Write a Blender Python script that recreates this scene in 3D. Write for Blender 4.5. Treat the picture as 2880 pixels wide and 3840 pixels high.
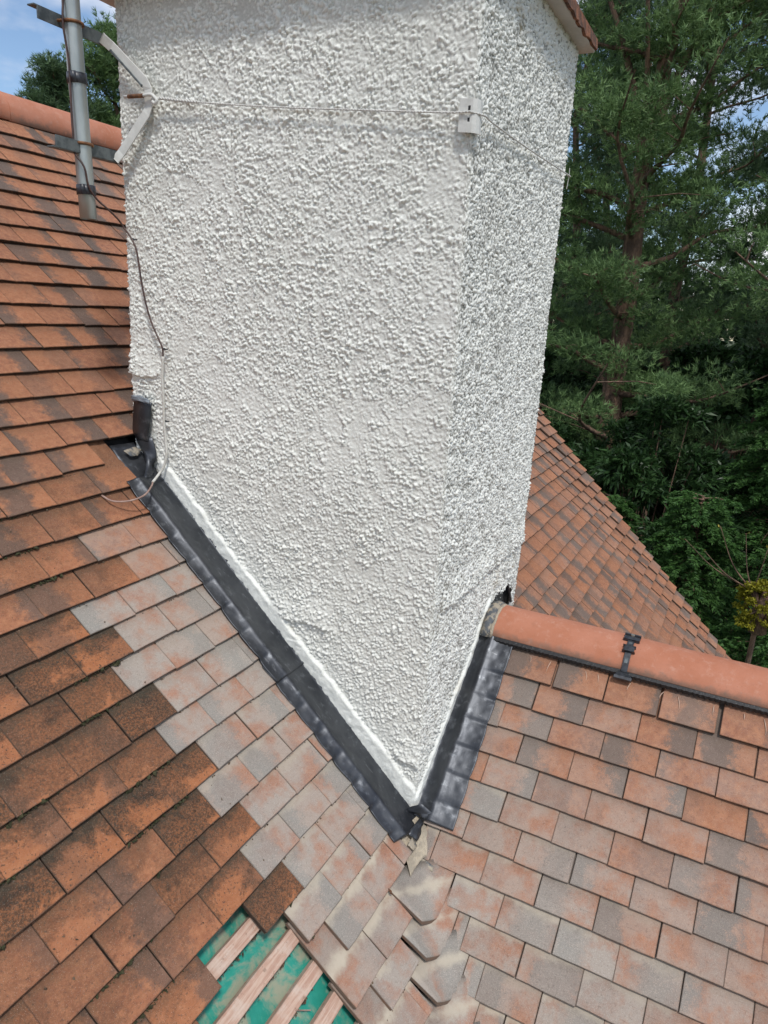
import bpy, math, random
import numpy as np
from mathutils import Matrix, Vector
R = math.radians
random.seed(7); RNG = np.random.default_rng(11)
sc = bpy.context.scene
for o in list(bpy.data.objects): bpy.data.objects.remove(o)

# ------------------------------------------------------------------ camera
CP = np.array([-1.82928593, -0.75010011, 1.60019346]); FPX = 2627.17
yaw, pit, rol = 0.46757773, 0.28444634, 0.05385733
fw = np.array([math.cos(yaw)*math.cos(pit), math.sin(yaw)*math.cos(pit), -math.sin(pit)])
rt0 = np.array([math.sin(yaw), -math.cos(yaw), 0.0]); up0 = np.cross(rt0, fw)
rt = math.cos(rol)*rt0+math.sin(rol)*up0; upv = -math.sin(rol)*rt0+math.cos(rol)*up0
cam = bpy.data.cameras.new('camera'); co = bpy.data.objects.new('camera', cam); sc.collection.objects.link(co)
co.matrix_world = Matrix(((rt[0], upv[0], -fw[0], CP[0]), (rt[1], upv[1], -fw[1], CP[1]), (rt[2], upv[2], -fw[2], CP[2]), (0, 0, 0, 1)))
cam.sensor_fit = 'VERTICAL'; cam.sensor_height = 36.0; cam.lens = 36.0*FPX/3840.0
cam.clip_start = 0.05; cam.clip_end = 2000
sc.camera = co
sc.render.resolution_x = 768; sc.render.resolution_y = 1024

# ------------------------------------------------------------------ sky, sun, exposure
SUN_EL, SUN_AZ = R(58), R(221)            # azimuth measured from +X towards +Y
w = bpy.data.worlds.new('World'); sc.world = w; w.use_nodes = True
nt = w.node_tree; nt.nodes.clear()
sky = nt.nodes.new('ShaderNodeTexSky'); sky.sky_type = 'NISHITA'; sky.sun_disc = False
sky.sun_elevation = SUN_EL; sky.sun_rotation = math.pi/2-SUN_AZ
sky.air_density = 1.0; sky.dust_density = 0.2; sky.ozone_density = 2.5
tc = nt.nodes.new('ShaderNodeTexCoord'); mp = nt.nodes.new('ShaderNodeMapping')
mp.inputs['Scale'].default_value = (1, 1, 2.1); mp.inputs['Location'].default_value = (4.520, 0.140, 0.660)
no = nt.nodes.new('ShaderNodeTexNoise'); no.inputs['Scale'].default_value = 2.3; no.inputs['Detail'].default_value = 7; no.inputs['Roughness'].default_value = 0.5
cr = nt.nodes.new('ShaderNodeValToRGB'); cr.color_ramp.elements[0].position = 0.45; cr.color_ramp.elements[1].position = 0.55
no2 = nt.nodes.new('ShaderNodeTexNoise'); no2.inputs['Scale'].default_value = 5; no2.inputs['Detail'].default_value = 6
cr2 = nt.nodes.new('ShaderNodeValToRGB'); cr2.color_ramp.elements[0].color = (5.2, 5.5, 6.3, 1); cr2.color_ramp.elements[1].color = (7.9, 8.0, 8.2, 1)
cr2.color_ramp.elements[0].position = 0.3; cr2.color_ramp.elements[1].position = 0.65
mx = nt.nodes.new('ShaderNodeMix'); mx.data_type = 'RGBA'
bg = nt.nodes.new('ShaderNodeBackground'); bg.inputs['Strength'].default_value = 0.105
wo = nt.nodes.new('ShaderNodeOutputWorld')
L = nt.links.new
L(tc.outputs['Generated'], mp.inputs['Vector']); L(mp.outputs[0], no.inputs['Vector']); L(mp.outputs[0], no2.inputs['Vector'])
L(no.outputs['Fac'], cr.inputs[0]); L(no2.outputs['Fac'], cr2.inputs[0])
L(cr.outputs['Color'], mx.inputs['Factor']); L(sky.outputs[0], mx.inputs[6]); L(cr2.outputs['Color'], mx.inputs[7])
L(mx.outputs[2], bg.inputs['Color']); L(bg.outputs[0], wo.inputs['Surface'])
sd = bpy.data.lights.new('sun', 'SUN'); sd.energy = 1.85; sd.angle = R(7); sd.color = (1.0, 0.97, 0.93)
so = bpy.data.objects.new('sun', sd); sc.collection.objects.link(so)
sv = Vector((math.cos(SUN_EL)*math.cos(SUN_AZ), math.cos(SUN_EL)*math.sin(SUN_AZ), math.sin(SUN_EL)))
so.rotation_euler = sv.to_track_quat('Z', 'Y').to_euler()
sc.view_settings.view_transform = 'Standard'; sc.view_settings.look = 'None'
sc.view_settings.exposure = 0.46; sc.view_settings.gamma = 1.0; sc.view_settings.use_curve_mapping = False
sc.render.engine = 'CYCLES'

# ------------------------------------------------------------------ helpers
COL = sc.collection
def tag(o, label=None, cat=None, group=None, kind=None):
    if label: o['label'] = label
    if cat: o['category'] = cat
    if group: o['group'] = group
    if kind: o['kind'] = kind
    return o
def empty(name, loc=(0, 0, 0)):
    o = bpy.data.objects.new(name, None); o.location = loc; o.empty_display_size = 0.1; COL.objects.link(o); return o
def link(name, me, parent=None, mats=()):
    o = bpy.data.objects.new(name, me); COL.objects.link(o)
    for m in mats:
        if m and m.name not in [x.name for x in me.materials if x]: me.materials.append(m)
    if parent is not None:
        o.parent = parent; o.matrix_parent_inverse = Matrix.Translation(parent.location).inverted()
    return o
def mesh(name, V, F, smooth=False):
    me = bpy.data.meshes.new(name); me.from_pydata([tuple(map(float, v)) for v in V], [], [tuple(map(int, f)) for f in F]); me.update()
    if smooth: me.polygons.foreach_set('use_smooth', [True]*len(me.polygons))
    return me
def npmesh(name, V, F, smooth=False, k=None):
    V = np.asarray(V, dtype=np.float32); F = np.asarray(F, dtype=np.int32); k = F.shape[1]
    me = bpy.data.meshes.new(name); me.vertices.add(len(V)); me.vertices.foreach_set('co', V.ravel())
    me.loops.add(F.size); me.loops.foreach_set('vertex_index', F.ravel())
    me.polygons.add(len(F)); me.polygons.foreach_set('loop_start', np.arange(0, F.size, k, dtype=np.int32))
    try: me.polygons.foreach_set('loop_total', np.full(len(F), k, dtype=np.int32))
    except Exception: pass
    if smooth: me.polygons.foreach_set('use_smooth', np.ones(len(F), dtype=bool))
    me.update(calc_edges=True); return me
def fattr(me, name, vals):
    a = me.attributes.new(name, 'FLOAT', 'POINT'); a.data.foreach_set('value', np.asarray(vals, dtype=np.float32))
class MB:
    def __init__(s): s.V = []; s.F = []
    def add(s, V, F):
        n = len(s.V); s.V += [tuple(map(float, v)) for v in V]; s.F += [tuple(i+n for i in f) for f in F]; return s
    def box(s, c, a, b, d):               # centre, three half-vectors
        c, a, b, d = map(np.array, (c, a, b, d)); V = [c+i*a+j*b+k*d for k in (-1, 1) for j in (-1, 1) for i in (-1, 1)]
        return s.add(V, [(0, 2, 3, 1), (4, 5, 7, 6), (0, 1, 5, 4), (2, 6, 7, 3), (0, 4, 6, 2), (1, 3, 7, 5)])
    def tube(s, pts, r, n=8, caps=True):
        P = np.array(pts, dtype=float); r = np.broadcast_to(np.array(r, dtype=float), (len(P),))
        T = np.gradient(P, axis=0); T /= np.linalg.norm(T, axis=1)[:, None]+1e-12
        a = np.array([0, 0, 1.0]) if abs(T[0][2]) < .9 else np.array([1.0, 0, 0])
        V = []
        for i in range(len(P)):
            x = np.cross(a, T[i]); x /= np.linalg.norm(x); y = np.cross(T[i], x); a = y if abs(y@T[min(i+1, len(P)-1)]) < .95 else a
            for j in range(n):
                t = 2*math.pi*j/n; V.append(P[i]+r[i]*(math.cos(t)*x+math.sin(t)*y))
        F = [(i*n+j, i*n+(j+1) % n, (i+1)*n+(j+1) % n, (i+1)*n+j) for i in range(len(P)-1) for j in range(n)]
        if caps: F += [tuple(range(n))[::-1], tuple((len(P)-1)*n+j for j in range(n))]
        return s.add(V, F)
    def build(s, name, mats, parent=None, smooth=False, bevel=0, solid=0):
        me = mesh(name, s.V, s.F, smooth); o = link(name, me, parent, mats if isinstance(mats, (list, tuple)) else [mats])
        if solid:
            m = o.modifiers.new('solid', 'SOLIDIFY'); m.thickness = solid; m.offset = -1
        if bevel:
            m = o.modifiers.new('bevel', 'BEVEL'); m.width = bevel; m.segments = 2
        return o
def spline(pts, k=6):
    P = [np.array(p, dtype=float) for p in pts]; P = [2*P[0]-P[1]]+P+[2*P[-1]-P[-2]]; out = []
    for i in range(1, len(P)-2):
        for j in range(k):
            t = j/k; a, b, c, d = P[i-1], P[i], P[i+1], P[i+2]
            out.append(.5*((2*b)+(c-a)*t+(2*a-5*b+4*c-d)*t*t+(3*b-a-3*c+d)*t**3))
    out.append(P[-2]); return out
def vnoise(x, y, seed, cell):             # smooth value noise, numpy
    g = np.random.default_rng(seed); T = g.random((257, 257)); x = np.asarray(x)/cell+1000; y = np.asarray(y)/cell+1000
    i = np.floor(x).astype(int); j = np.floor(y).astype(int); fx = x-i; fy = y-j; fx = fx*fx*(3-2*fx); fy = fy*fy*(3-2*fy)
    i %= 256; j %= 256
    return (T[i, j]*(1-fx)+T[i+1, j]*fx)*(1-fy)+(T[i, j+1]*(1-fx)+T[i+1, j+1]*fx)*fy

# ------------------------------------------------------------------ node materials
class G:
    def __init__(s, name):
        s.m = bpy.data.materials.new(name); s.m.use_nodes = True; s.t = s.m.node_tree; s.t.nodes.clear()
        s.out = s.t.nodes.new('ShaderNodeOutputMaterial'); s.b = s.t.nodes.new('ShaderNodeBsdfPrincipled')
        s.t.links.new(s.b.outputs[0], s.out.inputs['Surface'])
    def put(s, sock, v):
        if isinstance(v, bpy.types.NodeSocket): s.t.links.new(v, sock)
        elif v is not None:
            if isinstance(v, (tuple, list)) and len(v) == 3 and sock.type == 'RGBA': v = (*v, 1)
            sock.default_value = v
    def pos(s): return s.t.nodes.new('ShaderNodeNewGeometry').outputs['Position']
    def normal(s): return s.t.nodes.new('ShaderNodeNewGeometry').outputs['Normal']
    def uv(s):
        n = s.t.nodes.new('ShaderNodeUVMap'); x = s.t.nodes.new('ShaderNodeSeparateXYZ'); s.t.links.new(n.outputs[0], x.inputs[0]); return x.outputs[0], x.outputs[1]
    def attr(s, name, typ='GEOMETRY'):
        n = s.t.nodes.new('ShaderNodeAttribute'); n.attribute_name = name; n.attribute_type = typ; return n.outputs['Fac']
    def rnd(s): return s.t.nodes.new('ShaderNodeObjectInfo').outputs['Random']
    def math(s, op, a, b=0.0, c=None, clamp=False):
        n = s.t.nodes.new('ShaderNodeMath'); n.operation = op; n.use_clamp = clamp; s.put(n.inputs[0], a); s.put(n.inputs[1], b)
        if c is not None: s.put(n.inputs[2], c)
        return n.outputs[0]
    def vec(s, op, a, b):
        n = s.t.nodes.new('ShaderNodeVectorMath'); n.operation = op; s.put(n.inputs[0], a); s.put(n.inputs[1], b); return n.outputs[0]
    def comb(s, x, y, z):
        n = s.t.nodes.new('ShaderNodeCombineXYZ'); s.put(n.inputs[0], x); s.put(n.inputs[1], y); s.put(n.inputs[2], z); return n.outputs[0]
    def noise(s, v, scale, detail=3, rough=.55, dist=0):
        n = s.t.nodes.new('ShaderNodeTexNoise'); s.put(n.inputs['Vector'], v); n.inputs['Scale'].default_value = scale
        n.inputs['Detail'].default_value = detail; n.inputs['Roughness'].default_value = rough; n.inputs['Distortion'].default_value = dist; return n.outputs['Fac']
    def voro(s, v, scale, feat='F1'):
        n = s.t.nodes.new('ShaderNodeTexVoronoi'); n.feature = feat; s.put(n.inputs['Vector'], v); n.inputs['Scale'].default_value = scale; return n.outputs['Distance']
    def step(s, v, a, b):
        n = s.t.nodes.new('ShaderNodeMapRange'); n.interpolation_type = 'SMOOTHSTEP'; s.put(n.inputs[0], v)
        n.inputs[1].default_value = a; n.inputs[2].default_value = b; n.inputs[3].default_value = 0; n.inputs[4].default_value = 1; return n.outputs[0]
    def mix(s, f, a, b, mode='MIX'):
        n = s.t.nodes.new('ShaderNodeMix'); n.data_type = 'RGBA'; n.blend_type = mode; n.clamp_factor = True
        s.put(n.inputs['Factor'], f); s.put(n.inputs[6], a); s.put(n.inputs[7], b); return n.outputs[2]
    def bump(s, h, strength=.5, dist=.002, prev=None):
        n = s.t.nodes.new('ShaderNodeBump'); n.inputs['Strength'].default_value = strength; n.inputs['Distance'].default_value = dist
        s.put(n.inputs['Height'], h)
        if prev is not None: s.t.links.new(prev, n.inputs['Normal'])
        return n.outputs[0]
    def done(s, col, rough=.8, metal=0.0, nrm=None, spec=.5, **k):
        s.put(s.b.inputs['Base Color'], col); s.put(s.b.inputs['Roughness'], rough); s.put(s.b.inputs['Metallic'], metal)
        s.put(s.b.inputs['Specular IOR Level'], spec)
        if nrm is not None: s.t.links.new(nrm, s.b.inputs['Normal'])
        return s.m

def tile_mats(typ):
    out = []
    for edge in (0, 1):
        g = G('clay_tile_'+('edge' if edge else 'face')+('_joined' if typ == 'GEOMETRY' else '')); p = g.pos(); u, v = g.uv()
        tone = g.attr('tone', typ); pale = g.attr('pale', typ); dirt = g.attr('dirt', typ); sand = g.attr('sand', typ)
        fr = lambda k, o=0.0: g.math('FRACT', g.math('MULTIPLY_ADD', tone, k, o))
        off = g.comb(g.math('MULTIPLY', tone, 31.0), g.math('MULTIPLY', tone, 17.0), 0.0); q = g.vec('ADD', p, off)
        n1 = g.noise(q, 13, 4, .6); n2 = g.noise(q, 55, 4, .65); n3 = g.noise(p, 330, 2, .6); n4 = g.noise(p, 900, 1, .5)
        orange = g.mix(fr(11.7), (.365, .148, .074), (.275, .115, .070))
        orange = g.mix(g.step(n2, .3, .75), orange, (.45, .205, .108))
        c = g.math('MULTIPLY_ADD', fr(5.37), 1.5, -.25)
        d = g.math('ABSOLUTE', g.math('SUBTRACT', u, c))
        d = g.math('ADD', d, g.math('MULTIPLY_ADD', n1, 1.1, -.55)); d = g.math('ADD', d, g.math('MULTIPLY_ADD', n2, .45, -.22)); d = g.math('ADD', d, g.math('MULTIPLY_ADD', n3, .5, -.25))
        band = g.math('MULTIPLY', g.step(g.math('SUBTRACT', .46, d), 0.0, .30), g.math('MULTIPLY_ADD', g.step(fr(3.1), .10, .45), .60, .32))
        grey = g.mix(n2, (.085, .070, .062), (.155, .122, .102))
        col = g.mix(band, orange, grey)
        # dusty pale bloom on the re-laid tiles
        pg = g.mix(g.step(n1, .35, .6), (.39, .235, .175), (.37, .325, .28)); pg = g.mix(g.math('MULTIPLY', band, .95), pg, (.29, .278, .25))
        pg = g.mix(g.math('MULTIPLY', g.step(n3, .45, .70), .6), pg, (.52, .48, .42))
        pf = g.math('MULTIPLY', pale, g.math('MULTIPLY_ADD', g.step(g.math('ADD', n1, g.math('MULTIPLY', band, .25)), .25, .62), .55, .42))
        col = g.mix(pf, col, pg)
        # algae and dirt on the old tiles
        bl = g.noise(q, 11, 8, .76, .5); blob = g.step(g.math('ADD', g.math('ADD', bl, g.math('MULTIPLY', fr(7.9), .26)), g.math('MULTIPLY_ADD', g.math('MINIMUM', v, 1.0), .26, -.13)), .47, .61); blob = g.math('MULTIPLY', blob, g.math('MULTIPLY_ADD', g.step(g.noise(p, 170, 4, .75), .40, .58), .50, .48))
        col = g.mix(g.math('MULTIPLY', dirt, .62), col, g.mix(.5, (.40, .135, .035), (.36, .12, .04)))
        col = g.mix(g.math('MULTIPLY', dirt, g.math('MULTIPLY', blob, .93)), col, g.mix(n2, (.016, .014, .009), (.050, .038, .025)))
        dk = g.step(g.math('ADD', g.noise(g.vec('ADD', q, (3.0, 1.0, 2.0)), 8, 8, .74, .3), g.math('MULTIPLY', g.math('MINIMUM', v, 1.0), .16)), .60, .74)
        col = g.mix(g.math('MULTIPLY', g.math('MULTIPLY', dk, dirt), .85), col, (.024, .020, .014))
        sp = g.step(g.noise(p, 150, 3, .7), .57, .66); col = g.mix(g.math('MULTIPLY', sp, g.math('MULTIPLY_ADD', dirt, .75, .22)), col, (.05, .04, .03))
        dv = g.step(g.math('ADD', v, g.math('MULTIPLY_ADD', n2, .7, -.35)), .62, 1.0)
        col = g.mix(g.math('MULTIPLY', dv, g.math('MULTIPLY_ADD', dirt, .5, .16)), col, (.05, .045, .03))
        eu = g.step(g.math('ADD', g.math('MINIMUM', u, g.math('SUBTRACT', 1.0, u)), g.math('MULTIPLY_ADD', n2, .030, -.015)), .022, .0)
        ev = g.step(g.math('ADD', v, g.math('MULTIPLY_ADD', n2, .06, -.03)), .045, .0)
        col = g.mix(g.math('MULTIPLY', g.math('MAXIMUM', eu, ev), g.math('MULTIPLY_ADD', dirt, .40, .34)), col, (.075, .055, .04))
        # fine dark drag marks and pale grit
        st = g.noise(g.vec('MULTIPLY', g.comb(u, v, tone), (3.0, 60.0, 40.0)), 1.0, 2, .5)
        col = g.mix(g.math('MULTIPLY', g.step(st, .66, .72), .35), col, (.12, .07, .05))
        col = g.mix(g.math('MULTIPLY', g.step(n4, .68, .74), .55), col, (.75, .68, .58))
        col = g.mix(g.math('MULTIPLY', g.step(n3, .3, .5), .12), col, (.08, .05, .035))
        sm = g.step(g.math('ADD', g.math('MINIMUM', v, g.math('SUBTRACT', 1.95, v)), g.math('MULTIPLY_ADD', n1, .9, -.45)), .66, 1.0)
        col = g.mix(g.math('MULTIPLY', sm, g.math('MULTIPLY', sand, .95)), col, (.50, .435, .34))
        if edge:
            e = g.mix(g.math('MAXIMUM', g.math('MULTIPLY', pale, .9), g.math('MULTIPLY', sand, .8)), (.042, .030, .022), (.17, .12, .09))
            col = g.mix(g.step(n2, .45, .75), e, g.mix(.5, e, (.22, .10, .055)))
        b = g.bump(g.math('ADD', g.math('MULTIPLY', n3, .6), g.math('MULTIPLY', n2, .9)), .55, .0022)
        b = g.bump(g.noise(p, 1100, 1), .35, .0006, b)
        out.append(g.done(col, .87, 0, b, .3))
    return out
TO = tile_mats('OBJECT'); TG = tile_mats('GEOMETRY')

def simple(name, c1, c2, scale=20, rough=.7, metal=0, bump=.3, bd=.002, lo=.35, hi=.65, spec=.5, stretch=(1, 1, 1), detail=4):
    g = G(name); p = g.vec('MULTIPLY', g.pos(), stretch); n = g.noise(p, scale, detail, .6); n2 = g.noise(p, scale*6, 3, .6)
    col = g.mix(g.step(n, lo, hi), c1, c2); col = g.mix(g.math('MULTIPLY', n2, .25), col, tuple(x*.55 for x in c1))
    return g.done(col, rough, metal, g.bump(g.math('ADD', n, n2), bump, bd), spec)

def m_ridge():
    g = G('ridge_terracotta'); p = g.pos(); n = g.noise(p, 6, 4, .6); n2 = g.noise(p, 40, 4, .65); n3 = g.noise(p, 260, 2)
    col = g.mix(g.step(n, .3, .7), (.40, .150, .082), (.47, .20, .125)); col = g.mix(g.math('MULTIPLY', g.step(n2, .5, .75), .5), col, (.52, .29, .21))
    col = g.mix(g.math('MULTIPLY', g.step(g.noise(p, 17, 5, .7), .55, .72), .3), col, (.30, .13, .08))
    col = g.mix(g.math('MULTIPLY', g.step(n3, .62, .7), .35), col, (.24, .11, .07))
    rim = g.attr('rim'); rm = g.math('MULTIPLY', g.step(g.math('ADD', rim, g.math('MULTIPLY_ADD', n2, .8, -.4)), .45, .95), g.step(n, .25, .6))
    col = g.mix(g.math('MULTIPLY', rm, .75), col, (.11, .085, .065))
    return g.done(col, .8, 0, g.bump(g.math('ADD', n3, n2), .35, .0015), .35)
def m_render():
    g = G('white_painted_roughcast'); p = g.pos(); h = g.attr('hgt'); n = g.noise(p, 2.2, 4, .6); n2 = g.noise(p, 60, 4, .65); dz = g.attr('grime_shade')
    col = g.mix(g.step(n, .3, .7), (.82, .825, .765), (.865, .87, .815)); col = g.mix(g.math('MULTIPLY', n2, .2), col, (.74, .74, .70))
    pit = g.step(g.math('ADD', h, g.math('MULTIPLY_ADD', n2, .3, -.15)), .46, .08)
    col = g.mix(g.math('MULTIPLY', pit, g.math('MULTIPLY_ADD', dz, .78, .04)), col, (.20, .19, .155))  # darker pits: grime, plus crevice shade put into the colour
    och = g.math('MULTIPLY', g.step(g.noise(p, 9, 5, .7), .55, .68), g.attr('ochre'))
    col = g.mix(g.math('MULTIPLY', och, g.math('MULTIPLY_ADD', pit, .6, .3)), col, (.42, .32, .15))
    vo = g.voro(g.vec('ADD', p, g.comb(g.math('MULTIPLY', n2, .01), n2, 0.0)), 150); b = g.bump(g.math('MULTIPLY', vo, -1.0), .22, .0025)
    return g.done(col, .75, 0, g.bump(g.noise(p, 300, 4, .7), .75, .0022, b), .3)
def m_lead():
    g = G('sheet_lead'); p = g.pos(); n = g.noise(p, 7, 5, .62, .6); n2 = g.noise(g.vec('MULTIPLY', p, (1, .35, .35)), 60, 4, .6); n3 = g.noise(p, 25, 4, .65)
    col = g.mix(g.step(n, .35, .68), (.046, .050, .058), (.088, .093, .102)); col = g.mix(g.math('MULTIPLY', g.step(n3, .55, .75), .45), col, (.24, .255, .275))
    col = g.mix(g.math('MULTIPLY', g.step(n2, .62, .72), .25), col, (.36, .37, .39))
    r = g.math('MULTIPLY_ADD', n, .32, .28)
    return g.done(col, r, .72, g.bump(g.math('ADD', n3, g.math('MULTIPLY', n, 2.0)), .25, .0022), .5)
M = dict(
    ridge=m_ridge(), render=m_render(), lead=m_lead(),
    dustlead=simple('dusty_lead', (.10, .11, .12), (.42, .36, .27), 38, .7, .2, .4, .002, .42, .60),
    sealant=simple('grey_sealant', (.20, .235, .27), (.30, .34, .37), 30, .45, 0, .6, .004),
    mortar=simple('sandy_mortar', (.36, .31, .24), (.54, .46, .34), 30, .95, 0, 1, .005),
    galv=simple('galvanised_steel', (.34, .37, .36), (.50, .53, .51), 14, .42, .75, .15, .001, stretch=(1, 1, .3)),
    dsteel=simple('weathered_steel', (.085, .10, .105), (.19, .215, .22), 30, .5, .6, .3, .001),
    wpaint=simple('white_painted_steel', (.60, .60, .56), (.70, .70, .66), 25, .5, 0, .3, .001),
    rust=simple('rusty_steel', (.12, .055, .03), (.30, .14, .06), 60, .8, .2, .6, .001),
    tape=simple('black_tape', (.015, .017, .022), (.05, .055, .07), 60, .4, 0, .3, .0008),
    brown=simple('brown_cable_sheath', (.045, .024, .020), (.09, .048, .040), 40, .45, 0, .1, .0005),
    pinkc=simple('faded_cable_sheath', (.30, .19, .155), (.42, .29, .24), 40, .5, 0, .1, .0005),
    wcable=simple('overpainted_cable', (.56, .54, .48), (.66, .65, .60), 60, .6, 0, .5, .001),
    wire=simple('overpainted_wire', (.58, .57, .53), (.68, .67, .64), 200, .6, 0, .7, .0008),
    plastic=simple('black_plastic', (.018, .020, .024), (.05, .055, .065), 50, .38, 0, .25, .0006),
    vent=simple('black_vent_strip', (.012, .012, .013), (.10, .10, .10), 160, .55, 0, .4, .001, .55, .75),
    soffit=simple('painted_concrete_slab', (.55, .52, .47), (.64, .61, .56), 12, .85, 0, .5, .002),
    brick=simple('worn_clay_cap', (.09, .05, .035), (.30, .12, .06), 30, .9, 0, .8, .005),
    screw=simple('zinc_screw', (.45, .43, .38), (.62, .60, .52), 200, .4, .8, .2, .0005),
    moss=simple('moss', (.035, .045, .016), (.085, .075, .035), 120, 1, 0, .8, .004),
    debris=simple('dry_debris', (.06, .04, .025), (.20, .14, .09), 80, 1, 0, .6, .003),
    hole=simple('dark_void', (.01, .01, .01), (.03, .03, .03), 20, .9),
    streak=simple('dried_streak', (.50, .34, .25), (.62, .46, .36), 90, .9),
    droppings=simple('white_splash', (.62, .58, .50), (.72, .70, .64), 90, .9),
    bark=simple('pine_bark', (.10, .064, .046), (.30, .185, .125), 9, .95, 0, 1, .03, stretch=(1, 1, .35)),
    ground=simple('grass_ground', (.03, .05, .015), (.07, .08, .03), 1.5, 1, 0, .5, .02),
    yleaf=simple('yellow_leaf', (.30, .26, .03), (.42, .34, .06), 30, .7),
)
def m_batten():
    g = G('dusty_batten'); p = g.pos(); n = g.noise(g.vec('MULTIPLY', p, (4, 60, 60)), 3, 4, .6, .3); n2 = g.noise(p, 22, 4, .65)
    col = g.mix(g.step(n, .35, .65), (.44, .27, .20), (.56, .40, .31)); col = g.mix(g.math('MULTIPLY', g.step(n2, .45, .7), .6), col, (.60, .50, .42))
    col = g.mix(g.math('MULTIPLY', g.step(g.noise(p, 50, 4, .7), .6, .7), .5), col, (.16, .10, .07))
    return g.done(col, .9, 0, g.bump(n, .6, .002), .2)
def m_membrane():
    g = G('green_roof_membrane'); p = g.pos(); n = g.noise(p, 11, 5, .65, .8); n2 = g.noise(p, 60, 3, .6); wv = g.noise(g.vec('MULTIPLY', p, (1, 8, 8)), 160, 1)
    col = g.mix(n2, (.012, .25, .19), (.04, .36, .27)); col = g.mix(g.math('MULTIPLY', g.step(g.math('ADD', n, g.math('MULTIPLY', n2, .25)), .55, .76), .82), col, (.38, .34, .24))
    return g.done(col, .55, 0, g.bump(g.math('ADD', g.math('MULTIPLY', n, 2), wv), .4, .004), .4)
M['batten'] = m_batten(); M['membrane'] = m_membrane()
def m_leaf(name, a, b, tr=.25, rough=.6):
    g = G(name); t = g.attr('tone'); col = g.mix(t, a, b); m = g.done(col, rough, 0, None, .3)
    tl = g.t.nodes.new('ShaderNodeBsdfTranslucent'); g.put(tl.inputs['Color'], g.mix(.4, col, b)); ms = g.t.nodes.new('ShaderNodeMixShader'); ms.inputs[0].default_value = tr
    g.t.links.new(g.b.outputs[0], ms.inputs[1]); g.t.links.new(tl.outputs[0], ms.inputs[2]); g.t.links.new(ms.outputs[0], g.out.inputs['Surface']); return m
M['pine'] = m_leaf('pine_needles', (.038, .084, .032), (.225, .350, .128))
M['pine2'] = m_leaf('blue_pine_needles', (.034, .072, .040), (.175, .270, .125))
M['cyp'] = m_leaf('cypress_fronds', (.016, .055, .014), (.090, .195, .045))
M['laurel'] = m_leaf('dark_broad_leaves', (.010, .030, .010), (.050, .105, .032), .15, .4)
M['gold'] = m_leaf('golden_leaves', (.13, .15, .010), (.34, .30, .025))

# ------------------------------------------------------------------ roof frames
p1, p2 = 0.73534706, 0.76185921
t1, t2 = math.tan(p1), math.tan(p2)
E1 = np.array([1.0, 0, 0]); U1 = np.array([0, math.cos(p1), math.sin(p1)]); N1 = np.array([0, -math.sin(p1), math.cos(p1)])
E2 = np.array([0, -1.0, 0]); U2 = np.array([math.cos(p2), 0, math.sin(p2)]); N2 = np.array([-math.sin(p2), 0, math.cos(p2)])
def S1(x, s, n=0.0): return E1*x+U1*s+N1*n
def S2(y, s, n=0.0): return -E2*y+U2*s+N2*n
XR = 0.575                                 # ridge line of the small gable
def proj(P):
    d = np.asarray(P)-CP; z = d@fw; return 1440+FPX*(d@rt)/z, 1920-FPX*(d@upv)/z, z
def hid_by_chimney(P):
    d = np.asarray(P)-CP; t0, t1_ = 0.0, 0.995
    for ax, lo, hi in ((0, 0.0, .92), (1, -.02, 1.21), (2, -1, 2.6)):
        if abs(d[ax]) < 1e-9: continue
        a, b = (lo-CP[ax])/d[ax], (hi-CP[ax])/d[ax]
        if a > b: a, b = b, a
        t0 = max(t0, a); t1_ = min(t1_, b)
    return t0 < t1_

TL, TH, TILT = .265, .0125, .12
def tile_geo(w, seed, L_=TL, th=TH):
    g = random.Random(seed); nx = 4; c = .0014
    xs = [0]+[w*k/nx+(g.uniform(-.003, .003) if 0 < k < nx else 0) for k in range(nx+1)][1:-1]+[w]
    lip = [g.uniform(-.0011, .0011) for _ in xs]; bow = g.uniform(-.0012, .0020); tw = g.uniform(-.0010, .0010)
    def z(x, y): return -TILT*y+bow*4*(x/w)*(1-x/w)+tw*(x/w-.5)*2-.0035*(y/L_)*(1-y/L_)
    V = []; uvs = []
    for i, x in enumerate(xs):
        xi = min(max(x, c), w-c)
        rows = [(x, lip[i]+.0008, z(x, 0)-th), (x, lip[i], z(x, 0)-c*1.3), (xi, lip[i]+c, z(x, c)), (xi, .10, z(x, .10)), (xi, L_, z(x, L_)), (x, L_+c, z(x, L_)-th)]
        for r_ in rows: V.append(r_)
    F = []; mi = []
    n = 6
    for i in range(nx):
        for j in range(n-1):
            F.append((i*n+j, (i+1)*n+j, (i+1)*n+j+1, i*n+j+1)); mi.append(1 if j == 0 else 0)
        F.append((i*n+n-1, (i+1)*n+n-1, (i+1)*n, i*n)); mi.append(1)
    # side faces
    b = len(V)
    for (i, xx) in ((0, 0.0), (nx, w)):
        V.append((xx, .10, z(xx, .10)-c*1.3)); V.append((xx, L_, z(xx, L_)-c*1.3))
    for (i, q, flip) in ((0, b, 0), (nx, b+2, 1)):
        o_ = i*n
        for f in ((o_+1, o_+2, o_+3, q), (q, o_+3, o_+4, q+1), (o_+0, o_+1, q, o_+5), (o_+5, q, q+1)):
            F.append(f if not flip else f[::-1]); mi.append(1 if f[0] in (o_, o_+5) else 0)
    uvv = [(x/w, y/.10) for x, y, _ in V]
    return V, F, mi, uvv
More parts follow.
